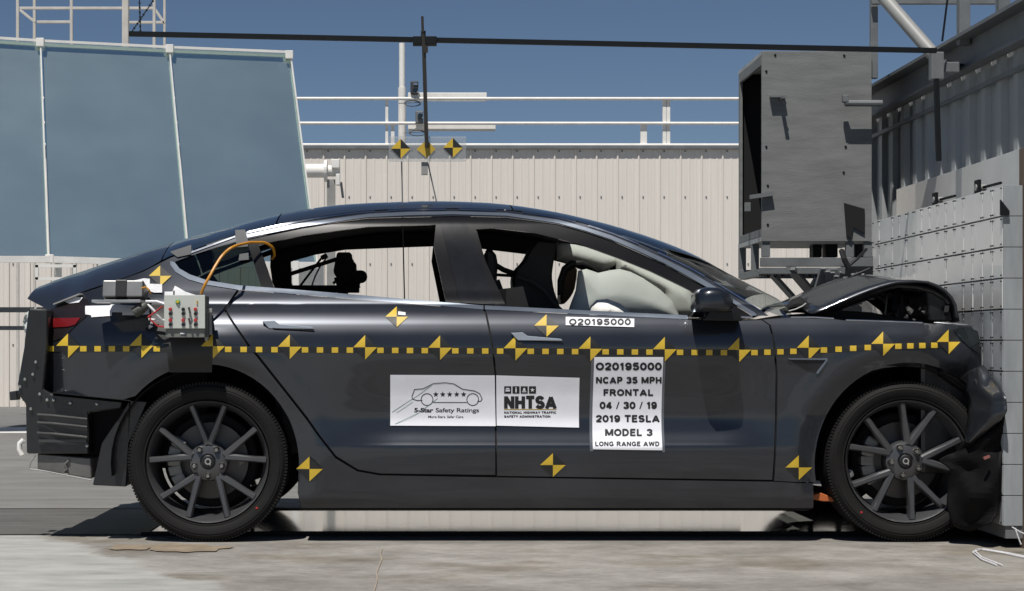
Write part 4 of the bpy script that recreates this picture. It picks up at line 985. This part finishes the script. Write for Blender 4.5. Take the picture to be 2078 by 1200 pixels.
# ------------------------------------------------------------------ right-hand side: big wall, barrier, camera housing
XW = 2.8
WG = mat('grey_ribbed_wall', (.33,.35,.36), .55, var=.2, scale=1.5, bump=.1)
gw = thing('barrier_building_wall', 'tall grey ribbed metal building wall receding behind the barrier', 'wall', (XW, 2, 0))
b = MB(); prof = []; Y = -3.0
while Y < 3.85: prof += [(0,Y),(0,Y+.16),(-.03,Y+.175),(-.03,Y+.235),(0,Y+.25)]; Y += .25
rows = [[Vector((XW+x, y, z)) for x, y in prof] for z in (0, 2.42)]
b.quadgrid(rows); b.build('ribbed_sheet', WG, gw)
b = MB(); b.box2((XW-.10,-3,2.19), (XW-.031,3.8,2.205)); b.box2((XW-.045,-3,2.205), (XW-.031,3.8,2.345)); b.box2((XW-.13,-3,2.345), (XW-.031,3.8,2.362)); b.box2((XW-.05,-3,2.08),(XW-.031,3.8,2.10)); b.split('wall_beam', STEELG, gw)
b = MB(); b.box2((XW+.01,-3,0), (XW+.3,4.0,2.41)); b.build('wall_core', STEELG, gw)
b = MB(); b.box2((XW-.02,3.86,0),(XW+.1,4.1,2.38)); b.build('corner_post', STEELG, gw)

bar = thing('crash_barrier', 'massive crash barrier block faced with rows of plates coloured lit above and shaded below, car nose pressed against it', 'barrier', (2.6, .9, 0))
XB = 2.351; YN, YF = -.18, 1.94; ZT = 1.463
BAR_LIT = mat('lit_barrier_plate', (.93,.92,.885), .38, .42, .6, var=.10, scale=5, rv=.1, bump=.08, bscale=12)  # plate colour for the upper rows, with the bright light put in
BAR_SHADE = mat('shaded_barrier_plate', (.34,.36,.375), .55, 0, var=.3, scale=7, bump=.15, bscale=12)  # same plates lower down, shade put into the colour
EDGE = mat('barrier_end_plate', (.30,.32,.335), .5, var=.2, scale=5, stretch=(4,1,.6))
b = MB(); b.box2((XB+.012,YN+.004,.04), (XW+.02,YF,ZT-.004)); b.build('block', STEELG, bar)
plates = {0: MB(), 1: MB()}
ncol = 16; cw = (YF-YN)/ncol; r = 0; z = ZT
while z > .1:
    zl = max(z-.125, .09)
    j = 0
    while j < ncol:
        wcol = 1 if random.random() < .75 else 2
        if j+wcol > ncol: wcol = 1
        y0 = YN+j*cw; y1 = y0+wcol*cw
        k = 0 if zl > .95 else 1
        d = random.uniform(0,.002)
        plates[k].box2((XB-d, y0+.0036, zl+.0034), (XB+.0115, y1-.0036, z-.0034), .0008)
        for yy in (y0+.012, y1-.012):
            for zz in (zl+.012, z-.012):
                plates[k].m = 1; plates[k].box((XB-.004, yy, zz), (.004,.006,.006)); plates[k].m = 0
        j += wcol
    z = zl
plates[0].build('lit_face_plates', [BAR_LIT, DKBAR], bar); plates[1].build('shaded_face_plates', [BAR_SHADE, DKBAR], bar)
b = MB(); zz = ZT
while zz > .12:
    zl = max(zz-.125, .09); b.box2((XB+.001,YN-.004,zl+.0015), (XB+.078,YN+.003,zz-.0015), .0008); zz = zl
b.build('end_plates', EDGE, bar)
b = MB(); b.box2((XB+.082,YN-.03,.0), (XB+.10,YN+.05,ZT+.15)); b.build('brown_edge_post', mat('rusty_brown', (.16,.11,.075), .7, var=.4), bar)
b = MB(); b.box2((XB+.105,YN-.06,.0), (XB+.5,YN+.05,ZT+.12), .005); b.build('end_column', STEELG, bar)
b = MB(); b.prism([(2031,405),(2031,437),(2049,437),(2049,428)], YN-.02, YN-.005, .001); b.build('end_hook', DKBAR, bar)
for x, y, lab in ((1880,406,'dark latch bracket with rod on the barrier top farther from camera'),(1965,381,'dark latch bracket with rod on the barrier top nearer the camera')):
    D = F*XB/(x-CX); Yb = D-D0; p = Vector((XB+.06, Yb, ZT))
    t_ = thing('latch_bracket', lab, 'bracket', p, 'latch brackets on the barrier top')
    b = MB(); b.box(p+Vector((-.02,0,.03)), (.012,.06,.065)); b.box(p+Vector((0,0,.004)), (.06,.06,.006)); b.build('plate', DKBAR, t_)
    b = MB(); b.tube([p+Vector((.0,-.02,.03)), p+Vector((.0,-.25,.028))], .006, 8); b.build('rod', DKBAR, t_)
    b = MB(); b.tube([p+Vector((-.03,0,.03)), p+Vector((.015,0,.03))], .014, 12); b.build('roller', STEELL, t_)

b = MB(); y0_, y1_ = F*XW/(2040-CX)-D0, F*XW/(1835-CX)-D0
b.box2((XW-.045, -1.2, 1.2), (XW-.031, y1_, 1.72), .001); b.build('light_patch_panel', BAR_LIT, gw)  # pale panel added in place of a soft patch of light on the wall
# plywood camera housing
PLY = mat('grey_plywood', (.185,.192,.188), .7, var=.28, scale=3.0, bump=.12, bscale=30, stretch=(1,1,6))
PLYE = mat('pale_plywood_edge', (.42,.43,.42), .7, var=.3, scale=12)
hb = thing('camera_housing', 'big grey plywood equipment box open at its left side, up on a steel frame', 'equipment box', P(1650,490,2.7))
Y1, Y2 = 2.7, 3.46
A = P(1546,104,Y1); Bp = P(1769,490,Y1)
b = MB(); b.box2((A.x,Y1,Bp.z), (Bp.x,Y1+.02,A.z), .002); b.build('front_panel', PLY, hb)
b = MB(); b.box2((A.x+.0,Y1+.0205,A.z-.02), (Bp.x,Y2,A.z-.001)); b.box2((A.x+.0,Y1+.0205,Bp.z+.001),(Bp.x,Y2,Bp.z+.03)); b.split('housing_board', PLYE, hb)
b = MB(); b.box2((A.x+.002,Y2-.018,Bp.z+.031), (Bp.x,Y2-.001,A.z-.021)); b.box2((Bp.x-.02,Y1+.021,Bp.z+.031),(Bp.x-.001,Y2-.02,A.z-.021)); b.build('back_panel', MATTE, hb)
b = MB(); b.box2((A.x-.001,Y2-.06,Bp.z+.031),(A.x+.015,Y2-.019,A.z-.021)); b.box2((A.x-.001,Y1+.021,A.z-.075),(A.x+.015,Y2-.06,A.z-.021)); b.box2((A.x-.001,Y1+.021,Bp.z+.031),(A.x+.015,Y2-.06,Bp.z+.07)); b.build('opening_frame', PLY, hb)
b = MB(); b.box((A.x+.2,Y1+.4,A.z-.5), (.2,.3,.6), bev=.01); b.build('stored_equipment', BLACK, hb)
b = MB()
for x, y in ((1573,112),(1713,113),(1555,145),(1555,298),(1716,298),(1558,377),(1558,456),(1712,350)): b.lathe([(.0001,-.006),(.006,-.005),(.007,.001)], P(x,y,Y1), 10)
b.split('bolt', DKBAR, hb)
b = MB(); b.box(P(1578,197,Y1-.02), (.085,.05,.01)); b.box(P(1588,200,Y1-.05), (.02,.10,.012)); b.bar(P(1590,203,Y1-.07), P(1594,212,Y1-.06), .012); b.build('latch_handle', STEELG, hb)
b = MB(); b.box(P(1545,397,Y1-.02), (.13,.03,.022), Matrix.Rotation(math.radians(-8),3,'Y')); b.box(P(1517,420,Y1+.3), (.03,.03,.05)); b.build('hinge_arm', STEELG, hb)
b = MB(); b.prism([(1713,412),(1755,424),(1755,475),(1732,462),(1728,486),(1718,478)], Y1-.012, Y1-.002, .001); b.build('rubber_flap', MATTE, hb)
fr_ = thing('steel_support_frame', 'grey steel frame with diagonal struts carrying the plywood equipment box', 'support frame', P(1640,555,3))
b = MB(); b.box2(P(1545,541,Y1),P(1772,523,Y1)+Vector((0,.05,0)),.002); b.box2(P(1545,556,Y1-.0),P(1715,543,Y1)+Vector((0,.08,0)),.002); b.box2((A.x-.0,Y2-.05,Bp.z-.18),(Bp.x+.1,Y2,Bp.z-.13),.002); b.box2((A.x,Y1+.085,Bp.z-.19),(A.x+.04,Y2-.05,Bp.z-.15),.002); b.split('beam', STEELG, fr_)
b = MB()
for x in (1555,1725,1762): b.box2(P(x-8,522,Y1+.01),P(x+8,491,Y1+.01)+Vector((0,.04,0)),.002)
b.box2((A.x,Y2-.04,Bp.z-.13),(A.x+.04,Y2,Bp.z)); b.box2((A.x,Y1+.3,Bp.z-.15),(A.x+.04,Y1+.34,Bp.z)); b.split('upright', STEELG, fr_)
b = MB(); b.bar(P(1604,545,Y1+.0), P(1672,625,Y1+.3), .06,.02); b.bar(P(1562,552,Y1+.5), P(1628,625,Y1+.6), .05,.02); b.bar(P(1690,545,Y1),P(1690,826,Y1+.2),.05); b.split('strut', STEELG, fr_)
b = MB(); b.box2(P(1650,497,Y1+.3),P(1668,522,Y1+.3)+Vector((0,.1,0))); b.box2(P(1676,494,Y1+.3),P(1700,522,Y1+.3)+Vector((0,.1,0))); b.box2(P(1735,494,Y1+.3),P(1765,522,Y1+.3)+Vector((0,.1,0)))
for i in range(10): b.tube([P(1540+i*14,552,Y1+.1),P(1545+i*14,560+3*math.sin(i),Y1+.1),P(1552+i*14,553,Y1+.1)], .006, 6)
b.split('cable_clutter', DKBAR, fr_)
eq = thing('equipment_pile', 'tangle of grey plates and cables between the steel frame and the barrier', 'equipment', P(1720,640,2.3))
b = MB(); b.prism([(1660,560),(1772,520),(1772,640),(1640,640),(1636,600)], 3.2, 3.3, .002)
for i in range(12):
    x = 1670+i*9; b.bar(P(x,550+random.uniform(-6,20),2.6), P(x+random.uniform(-25,25),620,2.7), random.uniform(.01,.035), .015)
b.split('plate', STEELG, eq)
b = MB(); b.tube([P(1708,510,2.4),P(1714,528,2.3),P(1722,545,2.3)], .016, 8); b.tube([P(1722,540,2.3),P(1740,525,2.3),P(1758,506,2.4)], .008, 8); b.tube([P(1700,600,2.3),P(1730,560,2.3),P(1765,545,2.3)], .006, 8); b.split('cable', BLACK, eq)
b = MB(); b.box2(P(1758,640,2.4), P(1772,558,2.4)+Vector((0,.1,0)), .002); b.build('pale_post', STEELL, eq)
lp = MB(); lp.tube([P(1716,196,2.62),P(1716,210,2.62),P(1790,210,2.62)], .018, 12); lp.box(P(1715,201,2.62), (.03,.04,.04), bev=.004)
tag(lp.build('elbow_pipe', STEELG), 'short grey elbow pipe joining the plywood box to the ribbed wall', 'pipe')
# steel frame above the wall
uf = thing('upper_steel_frame', 'grey steel posts and diagonal brace standing above the ribbed wall', 'steel frame', P(1850,150,2.4))
for p, q, wd, Y, nm in (((1773,-40),(1773,160),.04,2.75,'post'),((1955,-40),(1955,92),.055,1.6,'post'),((2035,-40),(2035,60),.055,1.2,'post'),((1768,4),(2020,4),.03,2.7,'cross_tube')):
    b = MB(); b.bar(P(*p,Y), P(*q,Y), wd, wd, .004); b.build(nm, STEELG, uf)
b = MB(); b.tube([P(1778,-22,2.2),P(1895,112,1.95)], .035, 14); b.build('brace', STEELL, uf, smooth=True)
b = MB(); b.box(P(1900,135,YO+.1), (.06,.05,.13), bev=.005); b.box(P(1925,138,YO+.2), (.09,.05,.05), bev=.005); b.bar(P(1912,130,YO+.2), P(1950,140,YO+.9), .04); b.build('clamp', STEELG, uf)
b = MB(); b.tube([P(1925,-20,YO+.1),P(1912,84,YO+.1)], .005, 6); b.build('cable', DKBAR, uf)
b = MB(); b.bar(P(1900,160,YO), P(1905,327,YO), .026, .02)
tag(b.build('hanging_rod', DKBAR), 'short black rod hanging at the right end of the overhead bar before ribbed wall', 'rod')
lw = MB()
lw.tube([P(2060,1072,-.35),P(2066,1090,-.35),P(2072,1105,-.35)], .003, 6); lw.tube([P(2054,1070,-.35),P(2070,1080,-.35),P(2085,1086,-.35)], .003, 6)
for k in range(2):
    pts = [(1979,1150),(1980,1138-k*4),(2000,1124-k*2),(2030,1117),(2060,1126),(2090,1142)]
    lw.tube([Vector((P(x,y,0).x*.93+.02*k, D0*-1+CZ*F/(y-CY), .006)) for x, y in pts], .003, 6)
tag(lw.build('loose_wires', WHTAPE), 'thin white loose wires on the concrete at the foot of the barrier', 'wire')
